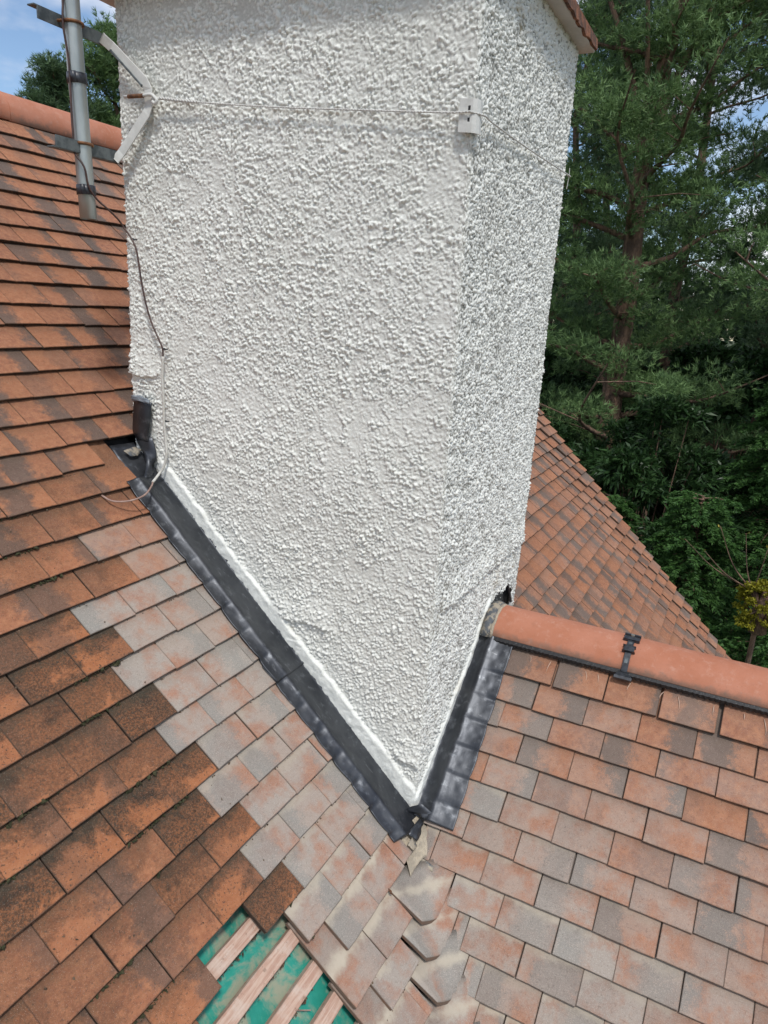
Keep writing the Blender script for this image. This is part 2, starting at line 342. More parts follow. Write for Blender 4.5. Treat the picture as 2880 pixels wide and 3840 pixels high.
def mesh_from_geo(name, V, F, mi, uvv, mats):
    me = mesh(name, V, F); me.polygons.foreach_set('material_index', mi)
    ul = me.uv_layers.new(name='UVMap'); li = np.zeros(len(me.loops), dtype=np.int32); me.loops.foreach_get('vertex_index', li)
    ul.data.foreach_set('uv', np.array(uvv, dtype=np.float32)[li].ravel())
    for m in mats: me.materials.append(m)
    return me
_var = {}
def tile_mesh(w, k, L_=TL):
    key = (round(w, 4), k, L_)
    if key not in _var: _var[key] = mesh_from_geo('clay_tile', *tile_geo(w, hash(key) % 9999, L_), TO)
    return _var[key]

def build_tiles(tiles, parent, E, U, Nn, stuff_label, extra_rot=None):
    """tiles: dicts x,s,w,tone,pale,dirt,sand,jx,js,jn,rot. biggest 300 visible become objects, rest one mesh"""
    for t in tiles:
        P = E*(t['x']+t['w']/2)+U*(t['s']+.05); px, py, z = proj(P)
        vis = z > .2 and -60 < px < 2940 and -60 < py < 3900 and not hid_by_chimney(P)
        t['area'] = (1/z**2) if vis else 0
        if t.get('force'): t['area'] = 9
        if t.get('nofront'): t['area'] = 0
    tiles.sort(key=lambda t: -t['area'])
    AV, AF, AM, AU, at = [], [], [], [], {k: [] for k in ('tone', 'pale', 'dirt', 'sand')}
    cnt = 0
    for i, t in enumerate(tiles):
        c, s_ = math.cos(t['rot']), math.sin(t['rot'])
        ex = E*c+U*s_; uy = -E*s_+U*c
        O = E*(t['x']+t['jx'])+U*(t['s']+t['js'])+Nn*t['jn']
        if t['area'] > 0 and cnt < 300:
            cnt += 1
            o = bpy.data.objects.new('tile', tile_mesh(t['w'], t['k'], t.get('L', TL))); COL.objects.link(o); o.parent = parent
            o.matrix_parent_inverse = Matrix.Translation(parent.location).inverted()
            nn = np.cross(ex, uy)
            o.matrix_basis = Matrix(((ex[0], uy[0], nn[0], O[0]), (ex[1], uy[1], nn[1], O[1]), (ex[2], uy[2], nn[2], O[2]), (0, 0, 0, 1)))
            for k in at: o[k] = float(t[k])
        else:
            V, F, mi, uvv = tile_geo(t['w'], t['k'], t.get('L', TL)); b = len(AV); nn = np.cross(ex, uy)
            AV += [tuple(O+ex*v[0]+uy*v[1]+nn*v[2]) for v in V]; AF += [tuple(a+b for a in f) for f in F]; AM += mi; AU += uvv
            for k in at: at[k] += [t[k]]*len(V)
    if AV:
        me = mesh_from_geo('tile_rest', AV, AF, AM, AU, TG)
        for k in at: fattr(me, k, at[k])
        o = link('tile', me, parent); tag(o, label=stuff_label, kind='stuff')
    return cnt
def J(): return dict(tone=random.random(), jx=random.uniform(-.0015, .0015), js=random.gauss(0, .0015), jn=random.gauss(0, .0008), rot=random.gauss(0, .004), k=random.randrange(14))

# ------------------------------------------------------------------ main roof slope
roofA = empty('main_roof'); tag(roofA, 'old orange clay tile roof slope rising left behind the white chimney, mossy low down', 'roof')
lips = [-.27, -.184, -.08, .02, .117, .21, .309, .407, .507, .61, .705, .816, .918, 1.02, 1.117, 1.22, 1.327, 1.442, 1.545, 1.651, 1.755, 1.862, 1.974, 2.083, 2.196, 2.303, 2.42, 2.535, 2.645, 2.755, 2.865, 2.975, 3.085, 3.195, 3.305, 3.41]
par0 = 1
while lips[0] > -1.9: lips.insert(0, lips[0]-.0975); par0 += 1
def verge_x(s): return 4.03+.23*s*math.cos(p1)
TA = []
for ci, s in enumerate(lips):
    par = (ci+par0) % 2                  # 0: joints at -.446+k, 1: half bond
    sh = .028*min(max((s-1.5)/1.2, 0), 1)
    js = []
    for k in range(-22, 30):
        base = -.446+sh-(.0835 if par == 1 else 0.0)
        js.append(base+k*(.1665 if k < 0 else .1712))
    y = s*math.cos(p1); z = s*math.sin(p1)
    xv = verge_x(s)
    js = [j for j in js if j < xv-.10]+[xv]
    for a, b in zip(js, js[1:]):
        xm = (a+b)/2
        if xm < -3.3: continue
        zo = min(xm, 2*XR-xm)*t2        # height of the small gable over this spot
        if xm > -3 and zo > z+.17 and y < .0: continue
        if 0.12 < a and b < .80 and .1 < y < 1.1: continue        # under the chimney
        if b > -.16 and a < 0 and s < 1.40 and s > -.05: b_ = -.055
        else: b_ = b
        if a > -.07 and b < .95 and 0.0 < s < 1.58: continue
        if s < 1.40 and s > .1 and b > -.12 and a < 0: b_ = -.112
        ve = None
        if xm > .3: pass
        elif -.09 < s < -.07: ve = -.125
        elif s < -.09: ve = -.283-.0665*max(0, round((-.184-s)/.093))
        if ve is not None:
            if a > ve-.02: continue
            b_ = min(b_, ve)
        if b_-a < .03: continue
        # the stripped patch
        if abs(s-.117) < .01 and -.87 < a < -.72: continue
        if abs(s-.02) < .01 and -.96 < a < -.63: continue
        if abs(s+.08) < .01 and -1.05 < a < -.56: continue
        if s < -.15 and s > -.62 and -1.30 < a < -.64+(.0 if abs(s+.184) < .01 else .0): continue
        # missing tile beside the chimney's back corner
        if abs(s-1.545) < .01 and b > -.10 and a < .9: continue
        if abs(s-1.442) < .01 and b > -.08 and a < .9: continue
        t = J(); t.update(x=a, s=s, w=b_-a-.0015)
        bound = -.62 if par == 0 else -.54
        pale = 0.0
        if a > bound and xm < .3:
            if s < 1.07: pale = 1.0
            elif s < 1.17 and a > -.52: pale = .7
            elif s < 1.27 and a > -.46: pale = .45
        if xm < .3 and a > -.3 and s < .9: pale *= .95
        pale *= random.uniform(.82, 1.0)
        dirt = 0.0
        if pale == 0 and xm < .3:
            dirt = 1.0 if s < 1.08 else (.38 if s < 1.5 else .14)
            if s < .42 and a < -.9: dirt = .55
            if s < .2 and a < -1.05: dirt = .45
            dirt *= random.uniform(.65, 1.0)
            if 1.08 <= s < 1.3 and random.random() < .25: dirt = .7
        if xm > .9: dirt = .12; pale = random.uniform(0, .25)
        sand = 0.0
        if pale > .3: sand = min(1, max(0.12, 1.0-(s+.1)/.9))*random.uniform(.5, 1)
        if s < -.0: sand = 1.0
        if xm > .4: sand = 0.0
        t.update(pale=pale, dirt=dirt, sand=sand)
        if xm > 3.2:                    # last tiles kick up at the verge
            t['jn'] += .035*((xm-3.2)/.8)**2; t['rot'] += 0
        TA.append(t)
nA = build_tiles(TA, roofA, E1, U1, N1, 'farther and half hidden clay tiles of the main slope')
print('main tiles', len(TA), nA)
# membrane under the tiles, battens
mb = MB(); nxx, nss = 60, 60; X0, X1, s0, s1 = -1.9, -.2, -.9, .5
V = []
for i in range(nxx+1):
    for j in range(nss+1):
        x = X0+(X1-X0)*i/nxx; s = s0+(s1-s0)*j/nss
        V.append(S1(x, s, -.070-.008*math.sin(x*23+s*7)*math.cos(s*18)-.006*float(vnoise(x, s, 3, .09))))
mb.add(V, [(i*(nss+1)+j, (i+1)*(nss+1)+j, (i+1)*(nss+1)+j+1, i*(nss+1)+j+1) for i in range(nxx) for j in range(nss)])
mo = mb.build('membrane', M['membrane'], roofA, True); mo['label'] = 'dusty green membrane bared where tiles are missing'
mb = MB()
mb.box(S1(.2, .8, -.12), E1*3.62, U1*2.70, N1*.012)
mb.build('roof_deck', M['hole'], roofA)
mb = MB()
mb.add([(-3.4, 2.735, 2.36), (4.6, 2.735, 2.36), (4.6, 5.2, .2), (-3.4, 5.2, .2)], [(0, 1, 2, 3)]); mb.build('rear_slope', M['ridge'], roofA, solid=.03)
for s_b, a, b in ((.148, -1.25, -.30), (.048, -1.25, -.30), (-.051, -1.3, -.30), (-.141, -1.3, -.3), (-.24, -1.35, -.3), (-.335, -1.4, -.35)):
    mb = MB(); n = 12; c = .0195
    V = []
    for i in range(n+1):
        x = a+(b-a)*i/n; wob = random.uniform(-.001, .001)
        for (ds, dn) in ((-c, -.060), (-c, -.0355), (-c+.002, -.034), (c-.002, -.034), (c, -.0355), (c, -.060)): V.append(S1(x, s_b+ds+wob, dn))
    F = [(i*6+j, (i+1)*6+j, (i+1)*6+(j+1) % 6, i*6+(j+1) % 6) for i in range(n) for j in range(6)]+[tuple(range(6))[::-1], tuple(n*6+j for j in range(6))]
    mb.add(V, F); mb.build('batten', M['batten'], roofA)

# half-round ridge tiles
def ridge_tile(name, ca, cb, y0, y1, axis, Rr=.12, th=.013, a0=R(158), a1=R(22), seed=0, parent=None, flare=0):
    """axis 'y': profile in x-z, runs along y; axis 'x': profile in y-z, runs along x"""
    g = random.Random(seed); na, nl = 22, 10; V = []; rim = []; ca += g.uniform(-.002, .002); cb += g.uniform(-.002, .0025)
    for k in range(nl+1):
        t = y0+(y1-y0)*k/nl
        for ring, rr in ((0, Rr), (1, Rr-th)):
            for i in range(na+1):
                a = a0+(a1-a0)*i/na; r_ = rr+g.uniform(-.0006, .0006)+.004*flare*(1-k/nl)
                p_ = ca+r_*math.cos(a); q_ = cb+r_*math.sin(a)
                V.append((p_, t, q_) if axis == 'y' else (t, p_, q_)); rim.append(max(0, 1-i/4.5))
    m_ = na+1; F = []
    for k in range(nl):
        for i in range(na):
            o_ = k*2*m_; q = (k+1)*2*m_
            F.append((o_+i, o_+i+1, q+i+1, q+i)); F.append((o_+m_+i, q+m_+i, q+m_+i+1, o_+m_+i+1))
        for i in (0, na): F.append((k*2*m_+i, (k+1)*2*m_+i, (k+1)*2*m_+m_+i, k*2*m_+m_+i))
    for k in (0, nl):
        for i in range(na): F.append((k*2*m_+i, k*2*m_+m_+i, k*2*m_+m_+i+1, k*2*m_+i+1))
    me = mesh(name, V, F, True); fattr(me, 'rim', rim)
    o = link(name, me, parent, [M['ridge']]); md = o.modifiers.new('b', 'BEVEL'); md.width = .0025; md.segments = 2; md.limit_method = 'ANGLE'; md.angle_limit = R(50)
    return o
xx = -3.4; k = 0
while xx < 4.3:
    ridge_tile('ridge_tile', 2.735, 2.392, xx+.002, min(xx+.447, 4.32), 'x', .115, seed=k, parent=roofA, a0=R(195), a1=R(-15)); xx += .45; k += 1
mb = MB(); mb.tube([(-3.4, 2.735, 2.39), (4.28, 2.735, 2.39)], .085, 10); mb.build('ridge_bedding', M['hole'], roofA)

# ------------------------------------------------------------------ gable roof slope on the right
roofB = empty('gable_roof'); tag(roofB, 'smaller clay tile roof slope on the right, running down from a red half-round ridge to the valley', 'roof')
lipsB = [-.325, -.23, -.133, -.036, .053, .152, .25, .345, .435, .53]
while lipsB[0] > -1.9: lipsB.insert(0, lipsB[0]-.096)
TB = []; nB = len(lipsB)
for ci, s in enumerate(lipsB):
    k0 = (nB-1-ci)                       # 0 top row
    for k in range(-14, 26):
        if k0 == 0: a = .140+k*.1765; wgap = .008
        elif k0 % 2 == 1: a = .103+k*.1722; wgap = .0016
        else: a = .183+k*.1718-.172; wgap = .0016
        a += 0.0
        wd = (.1765 if k0 == 0 else .172)
        x_ = s*math.cos(p2); zB = s*math.sin(p2); ym = -(a+wd/2)
        ve = .045
        if s < -.12 and s > -.15: ve = .054
        elif s < -.2: ve = .194 if s > -.25 else (.238 if s > -.33 else .303+.066*round((-.421-s)/.096))
        if s > -.03: ve = .060
        aa = max(a, ve)
        if a+wd-aa < .03: continue
        t = J(); t.update(x=aa, s=s, w=a+wd-aa-wgap)
        dv = -ym-.0; low = max(0, (.25-s)/.5)
        pale = min(1, max(0, .48+.52*low-.40*max(0, dv-.45)))
        pale = min(1, max(.04, pale+random.uniform(-.22, .18)))
        t.update(pale=pale, dirt=random.uniform(.0, .14), sand=min(1, max(0, .10+.75*low-.7*max(0, dv-.15)))*random.uniform(.2, 1))
        if k0 == 0: t['jn'] += .004; t['pale'] *= .5; t['jx'] += random.uniform(-.006, .006); t['js'] += random.uniform(-.004, .004)
        TB.append(t)
nBc = build_tiles(TB, roofB, E2, U2, N2, 'rest of the clay tiles on the gable slope')
print('gable tiles', len(TB), nBc)
# far side of the gable, joined
mb = MB(); mb.box(S2(-1.52, -.60, -.12), E2*1.5, U2*1.28, N2*.012); mb.build('roof_deck', M['hole'], roofB)
NF = np.array([math.sin(p2), 0, math.cos(p2)]); UF = np.array([-math.cos(p2), 0, math.sin(p2)]); apex = np.array([XR, 0, XR*t2])
TF = []
for r_ in range(9):
    s = -.31-.1*r_
    for k in range(0, 18):
        t = J(); t.update(x=k*.171-(.085 if r_ % 2 else 0)-3.0, s=s, w=.1695, pale=.3, dirt=.1, sand=0, nofront=True); TF.append(t)
AV, AF, AM, AU, at = [], [], [], [], {k: [] for k in ('tone', 'pale', 'dirt', 'sand')}
for t in TF:
    V, F, mi, uvv = tile_geo(t['w'], t['k']); b = len(AV); EF = np.array([0, 1.0, 0])
    O = apex+EF*t['x']+UF*t['s']
    AV += [tuple(O+EF*v[0]+UF*v[1]+NF*v[2]) for v in V]; AF += [tuple(a+b for a in f) for f in F]; AM += mi; AU += uvv
    for k in at: at[k] += [t[k]]*len(V)
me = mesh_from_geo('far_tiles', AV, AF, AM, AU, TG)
for k in at: fattr(me, k, at[k])
tag(link('tile', me, roofB), 'clay tiles on the hidden far side of the gable', kind='stuff')
for k, (ya, yb) in enumerate(((-.050, -.534), (-.540, -1.0), (-1.005, -1.46), (-1.465, -1.92), (-1.925, -2.4))):
    ridge_tile('ridge_tile', .568, .418, ya, yb, 'y', .1195, seed=30+k, parent=roofB)
# black ventilated strip with ribs under the ridge edge
mb = MB(); nn_ = 420; V = []
for i in range(nn_+1):
    y = -.075-2.3*i/nn_; rib = .0022*math.sin(i*math.pi/1.5)+random.uniform(-.0008, .0008)
    V += [S2(y, .640+rib*.3, -.012), S2(y, .632+rib, .004+rib*.5), S2(y, .638+rib*.5, .016), S2(y, .665, .020)]
mb.add(V, [(i*4+j, (i+1)*4+j, (i+1)*4+j+1, i*4+j+1) for i in range(nn_) for j in range(3)])
o = mb.build('vent_strip', M['vent'], roofB, False); o['label'] = 'black ribbed ventilation strip under the ridge'
mb = MB(); mb.add([(.47, -.07, .40), (.66, -.07, .40), (.57, -.07, .51), (.47, -2.35, .40), (.66, -2.35, .40), (.57, -2.35, .51)], [(0, 1, 2), (3, 5, 4), (0, 3, 4, 1), (1, 4, 5, 2), (2, 5, 3, 0)])
mb.build('ridge_core', M['hole'], roofB)

# valley tiles
VV = np.array([1/t2, 1/t1, 1.0]); VV /= np.linalg.norm(VV); NV = N1+N2; NV /= np.linalg.norm(NV)
def valley_tile(k, pts, parent):
    """pts: 4 corners leftTop,leftBottom,rightBottom,rightTop as 3D"""
    LT, LB, RB, RT = [np.array(p) for p in pts]; nu, nv = 6, 5; V = []; th = np.array([0, 0, -.012]); rr = random.Random(k)
    for layer in (0, 1):
        for j in range(nv+1):
            for i in range(nu+1):
                u, v = i/nu, j/nv; P = (LB*(1-u)+RB*u)*(1-v)+(LT*(1-u)+RT*u)*v
                Lp = LB*(1-v)+LT*v; Rp = RB*(1-v)+RT*v; Mb = (LB+RB)/2-NV*.002; Mp = Mb+(VV*.164-NV*.020)*v
                P = Lp*(1-u)**2+Rp*u*u+(2*Mp-(Lp+Rp)/2)*2*u*(1-u); sag = 0
                if v == 0: P = P-VV*(.002*4*u*(1-u))
                V.append(P+np.array([0, 0, sag+rr.uniform(-.0004, .0004)])+(th if layer else 0))
    m_ = nu+1; N_ = m_*(nv+1); F = []; mi = []; 
    for j in range(nv):
        for i in range(nu):
            a = j*m_+i; F.append((a, a+1, a+m_+1, a+m_)); mi.append(0); F.append((N_+a, N_+a+m_, N_+a+m_+1, N_+a+1)); mi.append(1)
    for i in range(nu): F.append((i, N_+i, N_+i+1, i+1)); mi.append(1); a = nv*m_+i; F.append((a, a+1, N_+a+1, N_+a)); mi.append(1)
    for j in range(nv):
        a = j*m_; F.append((a, a+m_, N_+a+m_, N_+a)); mi.append(1); a = j*m_+nu; F.append((a, N_+a, N_+a+m_, a+m_)); mi.append(1)
    uvv = [((i % m_)/nu, ((i % N_)//m_)/nv*1.75) for i in range(len(V))]
    me = mesh_from_geo('valley_tile', V, F, mi, uvv, TO); me.polygons.foreach_set('use_smooth', [m == 0 for m in mi])
    o = link('valley_tile', me, parent); o['tone'] = random.random(); o['pale'] = 1.0; o['dirt'] = 0.0; o['sand'] = .75
    return o
TIPS = 1; tipsL = [(-.274, -.214), (-.341, -.279), (-.403, -.368)]; tipsR = [(-.190, -.266), (-.236, -.347), (-.302, -.438)]
for k in range(3, 16): tipsL.append((tipsL[-1][0]-.068, tipsL[-1][1]-.092)); tipsR.append((tipsR[-1][0]-.066, tipsR[-1][1]-.095))
for k, ((lx, ls), (ry, rs)) in enumerate(zip(tipsL, tipsR)):
    n = .0070
    valley_tile(k, (S1(lx-.024, ls+.20, n-.022), S1(lx, ls, n), S2(ry, rs, n), S2(ry-.002, rs+.20, n-.022)), roofB)
# lead and sand in the throat between the flashings
def patch(name, pts, mat, parent, n=0.0, th=.003, seed=0):
    mb = MB(); c = sum(np.array(p) for p in pts)/len(pts); g = random.Random(seed); P = []
    for a, b in zip(pts, pts[1:]+pts[:1]):
        a, b = np.array(a), np.array(b)
        for k in range(4):
            P.append(a+(b-a)*k/4+(np.array([g.uniform(-1, 1), g.uniform(-1, 1), g.uniform(-.3, .3)])*.0022 if k else 0))
    m_ = len(P); V = P+[c]+[c+(p-c)*.5 for p in P]
    F = [(i, (i+1) % m_, m_+1+(i+1) % m_, m_+1+i) for i in range(m_)]+[(m_+1+i, m_+1+(i+1) % m_, m_) for i in range(m_)]
    mb.add(V, F); o = mb.build(name, mat, parent, True); s_ = o.modifiers.new('s', 'SOLIDIFY'); s_.thickness = th; s_.offset = 1; return o

# ------------------------------------------------------------------ chimney
chim = empty('chimney', (.46, .6, 0)); tag(chim, 'large white roughcast rendered chimney stack standing on the roof at the valley', 'chimney')
DS = .0029; DX, DY = .915, 1.213
def path(s):
    """perimeter: back-left side face (0..a), front (a..b), right (b..c); returns x,y,nx,ny"""
    r_ = .014
    a = .10; b = a+DY+.022; c_ = b+DX
    x = np.where(s < a, (a-s), np.where(s < b, 0, s-b)); y = np.where(s < a, DY, np.where(s < b, DY-(s-a), DY-(b-a)))
    nx = np.where(s < a, 0.0, np.where(s < b, -1.0, 0.0)); ny = np.where(s < a, 1.0, np.where(s < b, 0.0, -1.0))
    for cs, (n0, n1_) in ((a, ((0, 1), (-1, 0))), (b, ((-1, 0), (0, -1)))):
        t = np.clip((s-cs)/(2*r_)+.5, 0, 1); m = (s > cs-r_) & (s < cs+r_); th = t*math.pi/2
        ax = n0[0]*np.cos(th)+n1_[0]*np.sin(th); ay = n0[1]*np.cos(th)+n1_[1]*np.sin(th)
        nx = np.where(m, ax, nx); ny = np.where(m, ay, ny)
        if cs == a: cx, cy = 0+r_, DY-r_
        else: cx, cy = 0+r_, DY-(b-a)+r_
        x = np.where(m, cx+r_*ax, x); y = np.where(m, cy+r_*ay, y)
    return x, y, nx, ny, a, b, c_
Stot = .10+DY+.022+DX+.05
sa = np.arange(0, Stot, DS); za = np.arange(-.26, 2.485, DS)
SS, ZZ = np.meshgrid(sa, za, indexing='ij')
x, y, nx, ny, sA, sB, sC = path(SS)
m = SS > sC                                  # wrap the far right corner
x = np.where(m, DX, x); y = np.where(m, -.022+(SS-sC), y); nx = np.where(m, 1.0, nx); ny = np.where(m, 0.0, ny)
y = y+.022*np.clip(1-ZZ/.9, 0, 1)*np.where(y < .6, 1-np.clip(y, 0, .6)/.6, 0)   # corner leans a little below
onR = np.clip((SS-sB)/.05+.5, 0, 1)
def pebbles(u, v, cell, seed, rmin, rmax, prob):
    gx = np.floor(u/cell).astype(int); gy = np.floor(v/cell).astype(int); H = np.zeros_like(u)
    T = np.random.default_rng(seed).random((6, 1024, 1024)).astype(np.float32)
    for dx in (-1, 0, 1):
        for dy in (-1, 0, 1):
            ix = (gx+dx) % 1024; iy = (gy+dy) % 1024
            cx = (gx+dx+T[0][ix, iy])*cell; cy = (gy+dy+T[1][ix, iy])*cell
            rr = rmin+(rmax-rmin)*T[2][ix, iy]; an = T[3][ix, iy]*3.1416; asp = 1+.45*T[5][ix, iy]
            ax = (u-cx)*np.cos(an)+(v-cy)*np.sin(an); ay = (-(u-cx)*np.sin(an)+(v-cy)*np.cos(an))*asp
            d = (ax*ax+ay*ay)/(rr*rr); h = np.clip(1-d, 0, 1)**.30*rr*(.35+.95*T[4][ix, iy])*(1+.5*((u-cx)*np.cos(an*5)+(v-cy)*np.sin(an*5))/rr)
            h = np.where(T[5][ix, iy] < prob, h, 0); H = np.maximum(H, h)
    return H
wu = SS+.004*(vnoise(SS, ZZ, 21, .012)-.5)+.006*(vnoise(SS, ZZ, 22, .03)-.5); wv = ZZ+.004*(vnoise(SS, ZZ, 23, .012)-.5)+.006*(vnoise(SS, ZZ, 24, .03)-.5)
dens = vnoise(SS, ZZ, 5, .11)*.6+vnoise(SS, ZZ, 6, .045)*.4
big = pebbles(wu, wv, .0100, 31, .0031, .0064, .74); sml = pebbles(wu, wv, .0066, 32, .0024, .0042, .84); sml2 = pebbles(wu+.3, wv, .0062, 33, .0024, .0042, .9)
Hf = np.maximum(big*(.55+.75*dens), sml*.95)+.25*sml2
HR = np.maximum(pebbles(wu, wv, .0086, 34, .0031, .0056, .88)*(.9+.4*dens), sml*1.1)+.3*sml2
H = (Hf*(1-onR)+HR*onR)*1.22*np.clip(.40+1.1*vnoise(SS, ZZ, 18, .024), .3, 1.15)
smooth_ = np.clip((vnoise(SS, ZZ, 8, .16)-.68)/.15, 0, 1)*np.clip((vnoise(SS, ZZ, 9, .03)-.2)/.4, 0, 1)
H *= 1-.55*smooth_*(1-onR)
hn = np.clip(H/.008, 0, 1)
# low, proud smooth band along the two flashings
zroofF = np.clip(y, -.1, 2)*t1; zroofR = np.clip(x, -.1, 2)*t2
bandF = ZZ-zroofF; bandR = ZZ-zroofR
wob = .016*(vnoise(SS, ZZ, 12, .03)-.5)+.014*(vnoise(SS, ZZ, 13, .2)-.5)
front = (SS > sA) & (SS < sB); right = (SS >= sB)
bf = np.clip(1-(bandF-.052+wob)/.012, 0, 1)*front*np.clip((1.12-y)/.05, 0, 1); br = np.clip(1-(bandR-.030+wob)/.012, 0, 1)*right*np.clip((.60-x)/.05, 0, 1)
band = np.maximum(bf, br)
lum = .0034*(vnoise(SS, ZZ, 15, .02)+vnoise(SS, ZZ, 16, .008)*.5)
H = H*(1-band)+(.0095+lum)*band
# render lift lines: proud coat above, set back below
def ledge(z0, ua, ub, amp, seed, coord, side):
    zl = z0+.010*(vnoise(coord*0+seed, coord, seed, .04)-.5)+.004*(vnoise(coord*0+seed, coord, seed+1, .012)-.5)
    mm = np.clip((coord-ua)/.04, 0, 1)*np.clip((ub-coord)/.06, 0, 1)*side
    return amp*mm*np.clip((ZZ-zl)/.006, 0, 1)*np.clip(1-(ZZ-zl)/.10, 0, 1)
H += ledge(.551, .335, .62, .012, 41, y, front)*(1-bf)+ledge(.155, -.05, .115, .012, 43, y, front)*(1-bf)
H += ledge(1.318, 1.075, 1.30, .014, 45, y, front)
H += ledge(.689, .05, 1.0, .011, 47, x, right)
H += .006*(vnoise(SS, ZZ, 50, .35)-.5)
x = x+nx*(H-.006); y = y+ny*(H-.006)
# keep only what can stand above the roof
zr = np.maximum(zroofF-.16, np.minimum(zroofR, (2*XR-x)*t2)-.16)
keep = ZZ > np.where(SS < sA, 1.0, np.where(front, zroofF-.16, zr))
keepq = keep[:-1, :-1]
nz = len(za); idx = np.arange(len(sa)*nz).reshape(len(sa), nz)
Q = np.stack([idx[:-1, :-1], idx[1:, :-1], idx[1:, 1:], idx[:-1, 1:]], -1)
hole = (right[:-1, :-1]) & (x[:-1, :-1] > .60) & (ZZ[:-1, :-1] < .545+.01*np.sin(x[:-1, :-1]*90)-.10*np.abs(x[:-1, :-1]-.76)/.1*.5) & (x[:-1, :-1] < .865-.10*(.56-ZZ[:-1, :-1]))
Q = Q[keepq & ~hole].reshape(-1, 4)
used = np.unique(Q); remap = np.full(idx.size, -1); remap[used] = np.arange(len(used))
Vc = np.stack([x.ravel(), y.ravel(), ZZ.ravel()], -1)[used]
me = npmesh('roughcast_render', Vc, remap[Q], False)
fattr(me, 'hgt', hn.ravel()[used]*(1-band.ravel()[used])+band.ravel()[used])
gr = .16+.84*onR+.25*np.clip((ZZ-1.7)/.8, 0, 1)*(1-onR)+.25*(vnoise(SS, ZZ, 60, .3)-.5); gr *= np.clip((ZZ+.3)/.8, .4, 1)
fattr(me, 'grime_shade', np.clip(gr, 0, 1).ravel()[used])
oc = np.clip(1-bandR/.30, 0, 1)*onR+.7*np.clip(1-abs(bandF-.06)/.05, 0, 1)*(1-onR)*.5+np.clip((ZZ-2.25)/.2, 0, 1)*onR*1.2
fattr(me, 'ochre', np.clip(oc, 0, 1).ravel()[used])
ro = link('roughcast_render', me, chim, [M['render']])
mb = MB(); mb.box((.465, .61, 1.1), (.437, 0, 0), (0, .585, 0), (0, 0, 1.37)); mb.build('masonry_core', M['render'], chim)
# projecting slab at the top
mb = MB(); mb.box((.44, .607, 2.494), (.505, 0, 0), (0, .677, 0), (0, 0, .014)); o = mb.build('cap_slab', M['soffit'], chim, bevel=.004)
mb = MB()
for k in range(7):
    x0_, x1_ = -.066+k*.1445, -.066+k*.1445+.142; zb = [2.476+random.uniform(0, .012) for _ in range(5)]; yo = -.078-random.uniform(0, .008)
    for q_ in range(4):
        xa, xb = x0_+(x1_-x0_)*q_/4, x0_+(x1_-x0_)*(q_+1)/4
        mb.add([(xa, yo, zb[q_]), (xb, yo, zb[q_+1]), (xb, yo+.004, 2.520), (xa, yo+.004, 2.520)], [(0, 1, 2, 3)])
for k in range(9):
    y0_, y1_ = -.072+k*.150, -.072+k*.150+.147; xo = -.075-random.uniform(0, .008); zb = [2.478+random.uniform(0, .012) for _ in range(5)]
    for q_ in range(4):
        ya, yb = y0_+(y1_-y0_)*q_/4, y0_+(y1_-y0_)*(q_+1)/4
        mb.add([(xo, ya, zb[q_]), (xo, yb, zb[q_+1]), (xo+.004, yb, 2.520), (xo+.004, ya, 2.520)], [(3, 2, 1, 0)])
o = mb.build('cap_edging', M['brick'], chim, solid=.010); o['label'] = 'crumbling red brown edge of the chimney cap'

# ------------------------------------------------------------------ lead flashings
lipsLo = np.array(lips); lipsRo = np.array(lipsB)
def saw(s, arr):
    i = np.searchsorted(arr, s)-1
    if i < 0 or i >= len(arr)-1: return 0.0
    f = (s-arr[i])/(arr[i+1]-arr[i]); edge = min(1, max(0, (f-.90)/.10))
    return -.0062*f*(1-edge)+(-.0062)*edge*(1-edge)       # climbs back to the next lip sharply
def flashing(name, label, S, arr, s0, s1, prof, lift, seed, mat, sign=1, parent=None, skew=0.0):
    """prof: list of (across, n, follow) from roof edge to the wall"""
    n = int((s1-s0)/.006); V = []; m_ = 0
    # refine the profile
    pr = [np.array(p) for p in spline([np.array(p) for p in prof], 4)]; m_ = len(pr)
    for i in range(n+1):
        s = s0+(s1-s0)*i/n
        for k, p in enumerate(pr):
            f = p[2]; e = 1-k/(m_-1)
            dn = saw(s, arr)*f
            # dressed-in dimples just below each lip
            j = np.argmin(np.abs(arr-s)); dd = (s-arr[j]); dim = -.0022*math.exp(-((dd+.008)/.012)**2)*math.exp(-((p[0]-prof[0][0]*.88)/.018)**2)
            wav = .0014*(float(vnoise(s, p[0], seed, .05))-.5)*2*f+.0012*(float(vnoise(s, p[0], seed+1, .018))-.5)*2
            ed = .0035*math.exp(-((dd+.006)/.016)**2)*e**3*(1 if prof[0][0] < 0 else -1)
            a = p[0]-ed*-1+.004*(float(vnoise(s, 0, seed+3, .07))-.5)*e
            V.append(S(a, s+skew*(1-e)*max(0, 1-(s-s0)/.10), p[1]+dn+dim+wav+lift))
    F = [(i*m_+k, (i+1)*m_+k, (i+1)*m_+k+1, i*m_+k+1) for i in range(n) for k in range(m_-1)]
    if sign < 0: F = [f[::-1] for f in F]
    mb = MB(); mb.add(V, F); o = mb.build(name, mat, parent, True); sl = o.modifiers.new('s', 'SOLIDIFY'); sl.thickness = .0022; sl.offset = 0
    if label: tag(o, label, 'flashing')
    return o
PL = [(-.166, .0035, 1), (-.154, .0045, .75), (-.142, .0065, .45), (-.130, .0105, .2), (-.119, .0150, .05), (-.106, .0125, 0), (-.085, .0060, 0), (-.060, -.0010, 0), (-.035, -.0060, 0), (-.016, -.0080, 0), (-.004, -.0060, 0), (-.001, .004, 0)]
flashing('lead_flashing', 'long upper dark lead flashing strip dressed down the left foot of the chimney', S1, lipsLo, .606, 1.46, PL, .0035, 71, M['lead'])
